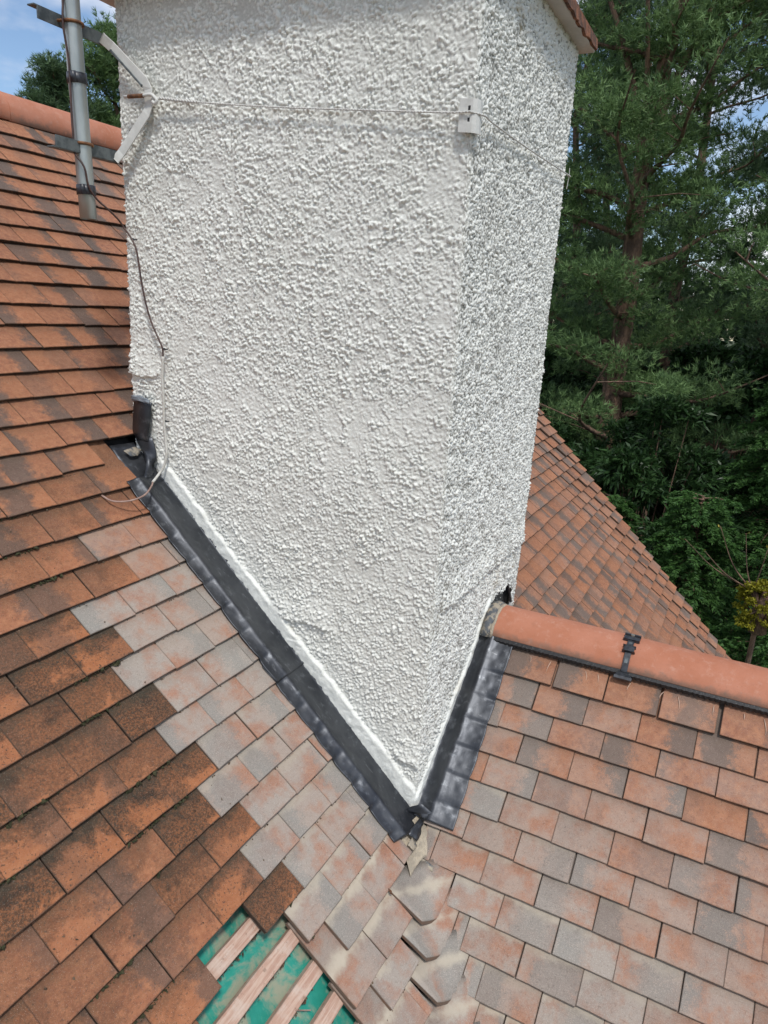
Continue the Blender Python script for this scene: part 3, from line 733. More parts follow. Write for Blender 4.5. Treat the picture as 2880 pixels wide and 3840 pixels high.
flashing('lead_flashing', 'lower dark lead flashing strip left of the chimney corner, lapped under the upper strip', S1, lipsLo, -.012, .68, PL, .0, 75, M['lead'], skew=-.036)
PR = [(-.149, .0035, 1), (-.132, .004, .7), (-.108, .006, .55), (-.084, .010, .35), (-.068, .0150, .25), (-.056, .0125, .05), (-.044, .004, 0), (-.032, -.002, 0), (-.018, -.004, 0), (-.006, -.002, 0), (-.002, .006, 0)]
flashing('lead_flashing', 'wider dark lead flashing strip right of the chimney corner, running up to the ridge', S2, lipsRo, -.022, .655, PR, .0015, 79, M['lead'], -1)
thr = empty('valley_throat', (0, -.02, -.03)); tag(thr, 'scraps of dark lead and sandy mortar in the valley throat under the chimney corner', 'flashing')
vz = lambda z, n=0: np.array([z/t2, z/t1, z+n])
mb = MB(); V = []; nr = 14
for r_ in range(nr+1):
    z = -.012-.068*r_/nr; c_ = vz(z, -.008); a_ = S1(min(-.10, c_[0]-.10), z/math.sin(p1), -.012); b_ = S2(min(-.045, c_[1]-.05) if z < -.03 else c_[1]-.02, z/math.sin(p2), -.012)
    for k in range(9):
        u = k/8; P = a_*(1-u)**2+b_*u*u+(2*(c_+NV*.006)-(a_+b_)/2)*2*u*(1-u); V.append(P+NV*.004*(float(vnoise(P[0], P[2], 77, .02))-.5))
mb.add(V, [(i*9+k, (i+1)*9+k, (i+1)*9+k+1, i*9+k+1) for i in range(nr) for k in range(8)]); mb.build('mortar', M['mortar'], thr, True, solid=.002)
patch('lead_scrap', [S1(-.103, -.028, .008), S1(-.02, -.03, .012), S2(-.045, -.03, .010), S2(-.052, -.068, .008), S1(-.092, -.066, .010)], M['lead'], thr, seed=1)
patch('lead_scrap', [S1(-.135, -.050, .009), S1(-.100, -.046, .010), S1(-.105, -.075, .010), S1(-.128, -.076, .010)], M['dustlead'], thr, seed=2)
patch('lead_scrap', [S2(-.040, -.112, .012), S2(-.054, -.128, .010), S2(-.125, -.141, .007), S2(-.125, -.158, .007), S2(-.055, -.150, .010)], M['dustlead'], thr, seed=3)
# a tongue of the right flashing folded round the chimney corner
patch('lead_flap', [np.array([-.030, .030, .0]), np.array([-.012, -.030, .040]), S2(-.075, .000, .012), S2(-.045, -.028, .014), S1(-.018, -.020, .014)], M['lead'], thr, seed=5, th=.002)

cl = empty('corner_lead', (-.012, 1.15, 1.1)); tag(cl, 'old dark lead soaker folded up the chimney at its left back corner', 'flashing')
X_ = lambda y_, z_, dx=-.012: np.array([dx, y_, z_])
mb = MB(); A = spline([X_(1.190, 1.243, -.010), X_(1.192, 1.193, -.016), X_(1.199, 1.132, -.016), X_(1.196, 1.109, -.014)], 4); B = spline([X_(1.103, 1.236, -.014), X_(1.108, 1.179, -.018), X_(1.121, 1.120, -.018), X_(1.126, 1.089, -.014)], 4)
mb.add([p for ab in zip(A, B) for p in (ab[0], (ab[0]+ab[1])/2+np.array([-.004, 0, 0]), ab[1])], [(i*3+k, (i+1)*3+k, (i+1)*3+k+1, i*3+k+1) for i in range(len(A)-1) for k in (0, 1)])
mb.build('upstand', M['lead'], cl, True, solid=.003)
patch('sealant', [X_(1.192, 1.252, -.022), X_(1.15, 1.258, -.024), X_(1.104, 1.244, -.022), X_(1.106, 1.230, -.022), X_(1.15, 1.238, -.025), X_(1.190, 1.234, -.022)], M['sealant'], cl, th=.004, seed=8)
fold = [[X_(1.195, 1.115, -.010), X_(1.150, 1.108, -.012), X_(1.112, 1.112, -.010)],
        [S1(-.004, 1.610, .004), X_(1.155, 1.075, -.020), X_(1.093, 1.062, -.012)],
        [S1(-.022, 1.560, .012), S1(-.03, 1.535, .028), X_(1.093, 1.030, -.014)],
        [S1(-.050, 1.500, .012), S1(-.035, 1.490, .016), X_(1.112, 1.000, -.012)],
        [S1(-.098, 1.452, .008), S1(-.060, 1.452, .012), S1(-.034, 1.470, .010)]]
mb = MB(); rows = [spline([r_[k] for r_ in fold], 4) for k in range(3)]
V = []
for i in range(len(rows[0])):
    for k, u in enumerate((0, .25, .5, .75, 1)):
        P = rows[0][i]*(1-2*u)+rows[1][i]*2*u if u <= .5 else rows[1][i]*(2-2*u)+rows[2][i]*(2*u-1)
        V.append(P+np.array([-.5, -.2, .4])*.008*(float(vnoise(i*.01, u*.1, 90, .03))-.5))
mb.add(V, [(i*5+k, (i+1)*5+k, (i+1)*5+k+1, i*5+k+1) for i in range(len(rows[0])-1) for k in range(4)])
o = mb.build('folded_lead', M['lead'], cl, True, solid=.003)
mb = MB(); V = []
for i in range(9):
    for j in range(9):
        u, v = i/8, j/8; P = S1(-.125+.115*u+.02*v, 1.43+.20*v, -.010+.010*float(vnoise(u*.1, v*.1, 91, .03))-.030*max(0, v-.45))
        V.append(P)
mb.add(V, [(i*9+j, (i+1)*9+j, (i+1)*9+j+1, i*9+j+1) for i in range(8) for j in range(8)]); mb.build('back_gutter', M['lead'], cl, True, solid=.002)
patch('lead_scrap', [S1(-.085, 1.585, .004), S1(-.03, 1.592, .004), S1(-.012, 1.570, .006), S1(-.045, 1.552, .006), S1(-.075, 1.556, .005)], M['dustlead'], cl, seed=12)
mb = MB(); mb.add([S1(-.14, 1.50, -.045), S1(.02, 1.50, -.045), S1(.02, 1.72, -.045), S1(-.14, 1.72, -.045)], [(0, 1, 2, 3)]); mb.build('void', M['hole'], cl, solid=.002)

rl = empty('ridge_end_seal', (.57, -.04, .52)); tag(rl, 'grey sealant and black lead stuffed between ridge end and chimney', 'sealant')
mb = MB(); V = []
for i in range(13):
    a = R(162-i*11); 
    for (yy, dr) in ((-.022, .004), (-.034, .010), (-.048, .008), (-.060, .003)):
        r_ = .1195+dr+random.uniform(-.0015, .0015); V.append((.568+r_*math.cos(a), yy+random.uniform(-.002, .002), .418+r_*math.sin(a)))
mb.add(V, [(i*4+j, (i+1)*4+j, (i+1)*4+j+1, i*4+j+1) for i in range(12) for j in range(3)]); mb.build('sealant', M['dustlead'], rl, True, solid=-.006)
mb = MB(); V = []
for i in range(13):
    a = R(162-i*11)
    for (yy, dr) in ((-.058, .0035), (-.068, .0005)):
        V.append((.568+(.1195+dr+random.uniform(-.0008, .0008))*math.cos(a), yy+random.uniform(-.0015, .0015), .418+(.1195+dr)*math.sin(a)))
mb.add(V, [(i*2, (i+1)*2, (i+1)*2+1, i*2+1) for i in range(12)]); mb.build('mortar', M['mortar'], rl, True, solid=-.003)
mb = MB(); mb.add([(.56, .012, .40), (.90, .012, .40), (.90, .012, .58), (.56, .012, .58)], [(0, 1, 2, 3)]); mb.build('void', M['hole'], rl, solid=.004)
mb = MB(); mb.add(*(lambda: ([(.605, -.006, .555), (.70, -.010, .56), (.72, -.014, .50), (.585, -.016, .50)], [(0, 1, 2, 3)]))()); mb.tube([(.79, -.008, .545), (.83, -.012, .48), (.86, -.012, .44)], .006, 6)
mb.build('lead_scrap', M['lead'], rl, solid=.003)

# ------------------------------------------------------------------ ridge clip
rc = empty('ridge_clip', (.52, -.537, .45)); tag(rc, 'black plastic ridge clip strapped over the joint of the red ridge tiles', 'clip')
def arc(a, dr): return np.array([.568+(.1195+dr)*math.cos(a), 0, .418+(.1195+dr)*math.sin(a)])
def arcband(a0, a1, w0, w1, dr, th, n=10, y0=-.537):
    V = []
    for i in range(n+1):
        t = i/n; a = R(a0+(a1-a0)*t); w = w0+(w1-w0)*t
        for d_, s_ in ((dr, -1), (dr, 1), (dr+th, 1), (dr+th, -1)): p = arc(a, d_); V.append((p[0], y0+s_*w/2, p[2]))
    F = [(i*4+j, (i+1)*4+j, (i+1)*4+(j+1) % 4, i*4+(j+1) % 4) for i in range(n) for j in range(4)]+[(3, 2, 1, 0), (n*4, n*4+1, n*4+2, n*4+3)]
    return V, F
MB().add(*arcband(162, 88, .020, .022, .001, .005, 16)).build('strap', M['plastic'], rc, bevel=.0008)
MB().add(*arcband(128, 118, .036, .036, .002, .011, 6)).build('collar', M['plastic'], rc, bevel=.004)
MB().add(*arcband(104, 96, .052, .052, .002, .009, 4)).build('crossbar', M['plastic'], rc, bevel=.001)
MB().add(*arcband(90, 86, .052, .052, .002, .009, 4)).build('crossbar', M['plastic'], rc, bevel=.001)
mb = MB(); mb.add(*arcband(168, 160, .058, .034, .001, .008, 4)); c0 = arc(R(166), .006); mb.box((c0[0]-.006, -.537, c0[2]-.007), np.array([.004, 0, .004]), (0, .029, 0), np.array([-.005, 0, .006])); mb.build('foot', M['plastic'], rc, bevel=.0012)
for (a0, a1) in ((112, 108), (146, 138)): MB().add(*arcband(a0, a1, .010, .010, .0055, .0012, 3)).build('rib', M['dsteel'], rc)
p = arc(R(93), .012); mb = MB(); nvec = np.array([math.cos(R(93)), 0, math.sin(R(93))]); mb.tube([np.array([p[0], -.537, p[2]]), np.array([p[0], -.537, p[2]])+nvec*.004], .0062, 12); mb.build('screw', M['screw'], rc)

# ------------------------------------------------------------------ aerial pole, bracket, cable, lashing wire
pole = empty('aerial_pole', (-.152, 1.2, 1.82)); tag(pole, 'galvanised steel aerial pole clamped beside the chimney, cut off above the tiles', 'pole')
mb = MB(); zs = np.linspace(1.818, 3.1, 14); px = -.152-.016*(zs-1.82)/.59
n = 20; V = []
for i, z in enumerate(zs):
    for rr in (.0252, .0225):
        for j in range(n): a = 2*math.pi*j/n; V.append((px[i]+rr*math.cos(a), 1.2+rr*math.sin(a), z))
F = []
for i in range(len(zs)-1):
    for r_ in (0, 1):
        for j in range(n):
            a = i*2*n+r_*n; b = (i+1)*2*n+r_*n; f = (a+j, a+(j+1) % n, b+(j+1) % n, b+j); F.append(f if not r_ else f[::-1])
F += [(j, n+j, n+(j+1) % n, (j+1) % n) for j in range(n)]
mb.add(V, F); mb.build('tube', M['galv'], pole, True)
def pxz(z): return -.152-.016*(z-1.82)/.59
for z0, z1 in ((2.194, 2.222), (1.888, 1.916), (2.418, 2.45)):
    mb = MB(); mb.tube([(pxz(z0), 1.2, z0), (pxz(z1), 1.2, z1)], [.0292, .0288], 18); mb.tube([(pxz(z0)-.022, 1.187, z0), (pxz(z1)-.024, 1.187, z1)], .009, 8); mb.build('tape_band', M['tape'], pole, True)
br = empty('pole_bracket', (-.04, 1.12, 2.18)); tag(br, 'cranked steel bracket holding the pole, its middle painted white against the chimney', 'bracket')
def strip(P, w, th, mat, name, up_=(-1, 0, 0)):
    """flat strip following P; width direction is perpendicular to path and 'up_'"""
    P = [np.array(p, dtype=float) for p in P]; V = []; upn = np.array(up_, dtype=float)
    for i in range(len(P)):
        T = P[min(i+1, len(P)-1)]-P[max(i-1, 0)]; T /= np.linalg.norm(T); W = np.cross(T, upn); W /= np.linalg.norm(W)
        for d_, s_ in ((0, -1), (0, 1), (th, 1), (th, -1)): V.append(P[i]+W*s_*w/2+upn*d_)
    F = [(i*4+j, (i+1)*4+j, (i+1)*4+(j+1) % 4, i*4+(j+1) % 4) for i in range(len(P)-1) for j in range(4)]+[(3, 2, 1, 0), tuple((len(P)-1)*4+j for j in range(4))]
    return MB().add(V, F).build(name, mat, br, bevel=.0015)
strip([(-.045, 1.214, 2.352), (-.030, 1.190, 2.330), (-.022, 1.066, 2.226), (-.018, 1.056, 2.205), (-.018, 1.056, 2.160), (-.022, 1.064, 2.138), (-.034, 1.165, 2.030), (-.045, 1.182, 2.008)], .031, .004, M['wpaint'], 'strap_plate')
strip([(-.026, 1.190, 2.318), (-.015, 1.075, 2.215)], .006, .014, M['dsteel'], 'strap_edge')
for (z0, yy, flip) in ((2.352, 1.226, 1), (2.020, 1.188, -1)):
    mb = MB(); mb.box((-.148, yy, z0), (.116, 0, 0), (0, .0022, 0), (0, 0, .0165)); mb.box((-.157, yy+.013, z0+.0165*flip), (.117, 0, 0), (0, .014, 0), (0, 0, .002))
    mb.build('arm', M['dsteel'], br, bevel=.0008)
for z0 in (2.348, 2.028):
    mb = MB(); cx = pxz(z0); pts = [(cx-.033, 1.236, z0+.003)]+[(cx+.0295*math.cos(a), 1.2+.0295*math.sin(a), z0+.003) for a in np.linspace(R(165), R(375), 16)]+[(cx+.033, 1.236, z0)]
    mb.tube(pts, .0042, 8); mb.build('u_bolt', M['rust'], br, True)
    for sx in (-1, 1):
        mb = MB(); mb.tube([(cx+sx*.033, 1.232, z0+.002), (cx+sx*.033, 1.243, z0+.002)], .008, 6); mb.build('nut', M['rust'], br)

cab = empty('aerial_cable', (-.19, 1.2, 2.1)); tag(cab, 'thin brown aerial cable taped down the pole and trailing over the render to the tiles', 'cable')
Pc = [(pxz(3.1)-.03, 1.19, 3.05), (-.200, 1.178, 2.60), (-0.196, 1.196, 2.42), (-0.202, 1.196, 2.365), (-0.203, 1.196, 2.333), (-0.198, 1.196, 2.297), (-0.192, 1.196, 2.255), (-0.191, 1.196, 2.21), (-0.192, 1.196, 2.172), (-0.194, 1.196, 2.102), (-0.193, 1.196, 2.05), (-0.194, 1.196, 2.004), (-.182, 1.170, 1.963), (-.173, 1.168, 1.915), (-.158, 1.165, 1.888), (-.132, 1.168, 1.870), (-.095, 1.180, 1.858), (-.062, 1.19, 1.845), (-.031, 1.196, 1.828), (-.016, 1.190, 1.806),
      (-.018, 1.162, 1.779), (-.018, 1.141, 1.746), (-.018, 1.131, 1.705), (-.018, 1.124, 1.655), (-.018, 1.114, 1.604), (-.018, 1.097, 1.543), (-.018, 1.077, 1.497), (-.018, 1.053, 1.456), (-.018, 1.038, 1.428), (-.018, 1.036, 1.398)]
MB().tube(spline(Pc, 4), .0031, 8).build('sheath', M['brown'], cab, True)
Pw = [(-.018, 1.036, 1.400), (-.018, 1.040, 1.36), (-.018, 1.043, 1.321), (-.018, 1.041, 1.256), (-.018, 1.043, 1.175), (-.016, 1.040, 1.114), (-.020, 1.034, 1.065), (-.024, 1.044, 1.020), (-.040, 1.055, .990), (-.085, 1.040, .972)]
o = MB().tube(spline(Pw, 5), .0046, 8).build('painted_length', M['wcable'], cab, True); o['label'] = 'stretch of cable painted white with the wall'
Pl = [(-.085, 1.040, .972), (-.125, 1.005, .972), (-.182, .975, .960), (-.225, .980, .950), (-.257, 1.003, .946), (-.275, 1.034, .948), (-.278, 1.072, .960)]
o = MB().tube(spline(Pl, 5), .0031, 8).build('loose_loop', M['pinkc'], cab, True); o['label'] = 'faded loop of cable tucked under a tile'
for z0, yy in ((1.425, 1.037), (1.178, 1.043), (1.773, 1.158)):
    MB().tube([(-.014, yy, z0-.003), (-.014, yy, z0+.003)], .0055, 8).box((-.010, yy-.008, z0-.001), (.003, 0, 0), (0, .006, 0), (0, 0, .002)).build('cable_clip', M['plastic'], cab)

wi = empty('lashing_wire', (-.03, 1.0, 2.18)); tag(wi, 'twisted white painted lashing wire stretched round the chimney from a rusty eye bolt', 'wire')
MB().tube([(-.034, 1.143, 2.188), (-.034, 1.086, 2.186)], .0052, 10).build('bolt', M['wpaint'], wi, True)
o = MB().tube([(-.0345, 1.126, 2.1875), (-.0345, 1.062, 2.1855)], .0060, 10).build('bolt_thread', M['rust'], wi, True)
o = MB().tube(spline([(-.034, 1.064, 2.186), (-.032, 1.035, 2.187), (-.030, 1.022, 2.180), (-.030, 1.012, 2.170), (-.030, 1.020, 2.162), (-.030, 1.030, 2.168)], 5), .0055, 8).build('hook', M['wpaint'], wi, True)
def twist(P, r, pitch, name):
    P = np.array(spline(P, 14)); L_ = np.r_[0, np.cumsum(np.linalg.norm(np.diff(P, axis=0), axis=1))]
    n = int(L_[-1]/.006); q = np.linspace(0, L_[-1], n); C = np.stack([np.interp(q, L_, P[:, k]) for k in range(3)], -1)
    T = np.gradient(C, axis=0); T /= np.linalg.norm(T, axis=1)[:, None]; A = np.cross(T, [0.3, 0.2, 1.0]); A /= np.linalg.norm(A, axis=1)[:, None]; B = np.cross(T, A)
    mb = MB()
    for k in range(2):
        ph = 2*math.pi*q/pitch+k*math.pi; mb.tube(C+r*.8*(A*np.cos(ph)[:, None]+B*np.sin(ph)[:, None]), r, 5)
    return mb.build(name, M['wire'], wi, True)
twist([(-.028, 1.034, 2.176), (-.024, 1.0, 2.176), (-.022, .93, 2.166), (-.020, .86, 2.157)], .0032, .022, 'twisted_end')
twist([(-.020, .87, 2.158), (-.016, .6, 2.128), (-.016, .3, 2.100), (-.020, .05, 2.077), (-.024, -.018, 2.074)], .0017, .018, 'front_length')
twist([(-.024, -.016, 2.074), (.010, -.044, 2.070), (.10, -.034, 2.074), (.4, -.032, 2.078), (.905, -.036, 2.088), (.925, -.028, 2.09)], .0017, .018, 'side_length')
MB().tube([(.927, -.033, 2.115), (.928, -.034, 2.09), (.924, -.031, 2.045)], .0012, 5).build('loose_strand', M['wire'], wi)
# folded corner plate
mb = MB(); g_ = []
for z in np.linspace(2.030, 2.106, 5):
    for (xx_, yy_) in ((-.0145, .015), (-.0155, .003), (-.0158, -.009), (-.0158, -.021), (-.0120, -.029), (-.002, -.0335), (.009, -.0335)):
        g_.append((xx_+random.uniform(-.0008, .0008), yy_, z+(yy_)*.1))
mb.add(g_, [(i*7+k, (i+1)*7+k, (i+1)*7+k+1, i*7+k+1) for i in range(4) for k in range(6)])
cpl = mb.build('corner_plate', M['wpaint'], wi, False, solid=.0025); cpl['label'] = 'white painted metal plate bent round the chimney corner'
MB().box((-.0172, -.012, 2.056), (.0012, 0, 0), (0, .003, 0), (0, 0, .006)).build('slot', M['hole'], wi)
MB().box((-.0172, -.012, 2.084), (.0012, 0, 0), (0, .003, 0), (0, 0, .005)).build('slot', M['hole'], wi)

# ------------------------------------------------------------------ moss and litter in the joints (nobody could count it)
def crumbs(N, fn, size, seed, name, label, mat, cat):
    g = np.random.default_rng(seed); V = []; F = []
    base = np.array([[1, 0, 0], [-1, 0, 0], [0, 1, 0], [0, -1, 0], [0, 0, 1], [0, 0, -.6]]); bf = [(0, 2, 4), (2, 1, 4), (1, 3, 4), (3, 0, 4), (2, 0, 5), (1, 2, 5), (3, 1, 5), (0, 3, 5)]
    for i in range(N):
        c = fn(g)
        if c is None: continue
        s_ = size*(.35+g.random()**2*1.3); q = g.normal(size=(3, 3)); q, _ = np.linalg.qr(q); b = len(V)
        V += list(c+(base*s_*(.6+.8*g.random((6, 1)))*np.array([1.5, 1, .7]))@q); F += [(a+b, c_+b, d+b) for a, c_, d in bf]
    o = MB().add(V, F).build(name, mat); tag(o, label, cat, kind='stuff'); return o
lo = [s for s in lips if -.3 < s < 1.6]
def mossy(g):
    s = lo[g.integers(len(lo))]; x_ = g.uniform(-1.7, -.58)
    if float(vnoise(x_, s, 5, .12)) < .52: return None
    if s < .13 and -.98 < x_ < -.6: return None
    return S1(x_+g.normal()*.002, s-abs(g.normal())*.003, -.010+abs(g.normal())*.004)
crumbs(4600, mossy, .0046, 1, 'moss', 'dark green moss lodged under the tile edges of the old roof', M['moss'], 'moss')
def litter(g):
    if g.random() < .5:
        s = g.uniform(-.1, 1.4); x_ = g.uniform(-1.6, -.55); i = np.searchsorted(lipsLo, s)-1; f = s-lipsLo[i]
        if s < .22 and x_ > -1.0: return None
        return S1(x_, s, -TILT*f+.001)
    s = lo[g.integers(len(lo))]; return S1(g.uniform(-.6, -.18), s-.004, -.011)
crumbs(900, litter, .0022, 2, 'roof_litter', 'crumbs of dry leaf and grit scattered over the left tiles', M['debris'], 'debris')
def gaplit(g):
    s = (.128, .028, -.071, -.161)[g.integers(4)]; return S1(g.uniform(-.98, -.64), s-.003+g.normal()*.004, -.062+abs(g.normal())*.004)
crumbs(650, gaplit, .0036, 3, 'batten_litter', 'dark crumbs caught against the battens in the stripped patch', M['debris'], 'debris')

# dried streaks of bedding run down from the ridge, and pale splashes
mb = MB(); g_ = random.Random(9)
for y0 in [-.115-.085*k-g_.uniform(0, .05) for k in range(22)]:
    s0_ = .622; ln = g_.uniform(.02, .055); cv = g_.uniform(-.012, .012); P = [S2(y0+cv*math.sin(t*1.8), s0_-ln*t, -TILT*max(0, s0_-ln*t-.53)+.0065) for t in np.linspace(0, 1, 6)]
    mb.tube(P, [.0008, .0013, .0013, .0010, .0007, .0004], 5)
tag(mb.build('mortar_streaks', M['streak'], None, True), 'thin pale dried streaks running down the top row of tiles under the red ridge', 'mortar', kind='stuff')
# a fleck of leaf
for i, (f, a, b, n, lab, sz) in enumerate(((S1, -.30, -.098, .001, 'small russet leaf beside the topmost valley tile', .009),)):
    patch('fallen_leaf', [f(a, b, n+.001), f(a+.006, b+.012, n+.002), f(a+.002, b+.022, n+.002), f(a-.005, b+.010, n+.001)], M['rust'], None, th=.001, seed=i); bpy.context.view_layer.objects.active = None
    o = [o_ for o_ in COL.objects if o_.name.startswith('fallen_leaf')][-1]; tag(o, lab, 'leaf')
mb = MB()
for i in range(8): mb.tube(spline([S1(-.60+.0*i, -.02, -.055)], 1) if False else [S1(-.735+i*.006, -.055-i*.006, -.052+.002*math.sin(i)), S1(-.735+(i+1)*.006, -.055-(i+1)*.006, -.052+.002*math.sin(i+1))], .0016, 5)
tag(mb.build('twig', M['pinkc']), 'short pale twig lying on the green membrane', 'twig')

# ------------------------------------------------------------------ ground, trees
GZ = -5.6
mb = MB(); nG = 40; V = []; ext = 400.0
for i in range(nG+1):
    for j in range(nG+1):
        a = (i/nG*2-1); b = (j/nG*2-1); V.append((math.copysign(abs(a)**2, a)*ext, math.copysign(abs(b)**2, b)*ext, GZ+.25*math.sin(i*1.3)*math.cos(j*.9)))
mb.add(V, [(i*(nG+1)+j, (i+1)*(nG+1)+j, (i+1)*(nG+1)+j+1, i*(nG+1)+j+1) for i in range(nG) for j in range(nG)])
tag(mb.build('ground', M['ground'], None, True), kind='structure')

def foliage(C, D, size, nb, width, spread, seed, droop=0.0, quad=False):
    g = np.random.default_rng(seed); N = len(C)
    D = D/np.linalg.norm(D, axis=1)[:, None]
    B = D[:, None, :]+g.normal(size=(N, nb, 3))*spread; B /= np.linalg.norm(B, axis=2)[..., None]
    L_ = size[:, None]*g.uniform(.55, 1.1, (N, nb)); W = np.cross(B, g.normal(size=(N, nb, 3))); W /= np.linalg.norm(W, axis=2)[..., None]
    base = C[:, None, :]+g.normal(size=(N, nb, 3))*size[:, None, None]*.12
    tip = base+B*L_[..., None]; tip[..., 2] -= droop*L_
    hw = (width*L_)[..., None]*W*.5
    if quad:
        mid = (base+tip)*.5+np.array([0, 0, 1.0])*.04*L_[..., None]
        V = np.stack([base, mid-hw, tip, mid+hw], 2).reshape(-1, 3); F = np.arange(len(V)).reshape(-1, 4)
        tone = np.repeat(np.clip(g.random(N)*.6+.2, 0, 1), nb*4)+np.tile(g.uniform(-.15, .15, N*nb), (4, 1)).T.ravel()
    else:
        V = np.stack([base-hw, base+hw, tip], 2).reshape(-1, 3); F = np.arange(len(V)).reshape(-1, 3)
        tone = np.repeat(g.random(N)*.7, nb*3)+np.tile([0, 0, .3], N*nb)
    return V, F, np.clip(tone, 0, 1)
def pine(name, label, base, H, crown0, rad, seed, mat, n_limb=26, lean=(0, 0), tr=.24, pad_n=90, tuft=.13, pads=6, leaders=(), group='pines around the garden', fork=None, flat=.42):
    g = np.random.default_rng(seed); root = empty(name, (base[0], base[1], GZ)); tag(root, label, 'tree', group)
    b0 = np.array([base[0], base[1], GZ-.1]); top = b0+np.array([lean[0], lean[1], H])
    k = 9; T = [b0+(top-b0)*i/k+np.array([g.normal()*.12, g.normal()*.12, 0])*(0 if i == 0 else 1) for i in range(k+1)]
    T = np.array(spline(T, 4)); rr = tr*(1-np.linspace(0, 1, len(T)))**.8+.02
    wood = MB(); MB().tube(T, rr, 10).build('trunk', M['bark'], root, True)
    Cs, Ds, Ss = [], [], []
    for (lf, laz, ll, lr) in leaders:
        P0 = T[int(lf*(len(T)-1))]; d = np.array([math.cos(laz)*.36, math.sin(laz)*.36, 1.0]); pts = spline([P0+d*ll*t*np.array([t**.6, t**.6, 1]) for t in (0.001, .2, .45, .7, 1)], 4)
        wood.tube(pts, np.linspace(lr, .03, len(pts)), 8, False)
    for li in range(n_limb):
        f = crown0+(1-crown0)*((li+.5)/n_limb)**.95; P0 = T[int(f*(len(T)-1))]; az = li*2.4+g.normal()*.4
        prof = math.sin(math.pi*min(1, .22+.78*(1-(f-crown0)/(1-crown0))))**.7 if f < .98 else .3
        prof = (1-.75*((f-crown0)/(1-crown0))**1.6)*(.65+.35*g.random())
        Ln = rad*prof; rise = g.uniform(-.05, .35)+.35*(f-crown0)
        d = np.array([math.cos(az), math.sin(az), rise]); 
        pts = [P0+d*Ln*t+np.array([0, 0, .18*Ln*t*t])+g.normal(size=3)*.06*Ln*t for t in (0, .25, .5, .75, 1)]
        pts = spline(pts, 3); wood.tube(pts, np.linspace(max(.018, tr*.32*(1-.5*f)), .010, len(pts)), 5, False)
        for pi in range(pads):
            t = .16+.84*(pi+g.random()*.8)/pads; P = pts[min(len(pts)-1, int(t*(len(pts)-1)))]
            side = np.cross(d, [0, 0, 1]); side /= np.linalg.norm(side); off = side*g.normal()*.30*Ln*.55+np.array([0, 0, g.uniform(.0, .35)])
            c = P+off; wood.tube([P, P+off*.6+np.array([0, 0, .05]), c], [.014, .009, .005], 4, False)
            pr = g.uniform(.40, .78)*(.7+.3*rad/3); n_ = int(pad_n*g.uniform(.7, 1.2))
            u = g.normal(size=(n_, 3)); u /= np.linalg.norm(u, axis=1)[:, None]; u *= g.random((n_, 1))**.45; q = u*np.array([pr, pr, pr*flat])
            Cs.append(c+q); dd = u*np.array([1, 1, .6])+np.array([0, 0, .55]); Ds.append(dd); Ss.append(g.uniform(.7, 1.15, n_)*tuft)
    V, F, tn = foliage(np.concatenate(Cs), np.concatenate(Ds), np.concatenate(Ss), 9, .17, .62, seed+5)
    wood.build('limb', M['bark'], root, True)
    me = npmesh('needles', V, F); fattr(me, 'tone', tn); link('crown', me, root, [M[mat]]); return root, len(F)
def bush(name, label, base, H, rad, seed, mat, n=2600, leaf=.16, width=.32, spread=.7, nb=7, droop=.25, cat='shrub', group=None, clumps=60, quad=True, flat=.5, z0=GZ, csz=.34):
    g = np.random.default_rng(seed); root = empty(name, (base[0], base[1], z0)); tag(root, label, cat, group)
    wd = MB(); b0 = np.array([base[0], base[1], z0-.05]); wd.tube([b0, b0+np.array([0, 0, H*.5]), b0+np.array([0, 0, H*.85])], [.09, .06, .02], 7)
    Cs, Ds = [], []
    for k in range(clumps):
        u = g.normal(size=3); u /= np.linalg.norm(u); u[2] = abs(u[2]) if g.random() < .45 else u[2]
        q = u*(.72+.28*g.random()); c = b0+np.array([0, 0, H*.55])+q*np.array([rad, rad, H*.46])
        wd.tube([b0+np.array([0, 0, H*.4*g.random()+.1*H]), c], [.02, .006], 4, False)
        m_ = n//clumps; v = g.normal(size=(m_, 3)); v /= np.linalg.norm(v, axis=1)[:, None]; v *= g.random((m_, 1))**.5
        Cs.append(c+v*np.array([csz, csz, csz*flat])*(.6+.8*g.random())); Ds.append(v+u*.8+np.array([0, 0, .15]))
    C = np.concatenate(Cs); V, F, tn = foliage(C, np.concatenate(Ds), g.uniform(.7, 1.2, len(C))*leaf, nb, width, spread, seed+3, droop, quad)
    wd.build('stem', M['bark'], root, True); me = npmesh('leaves', V, F); fattr(me, 'tone', tn); link('crown', me, root, [M[mat]]); return root, len(F)
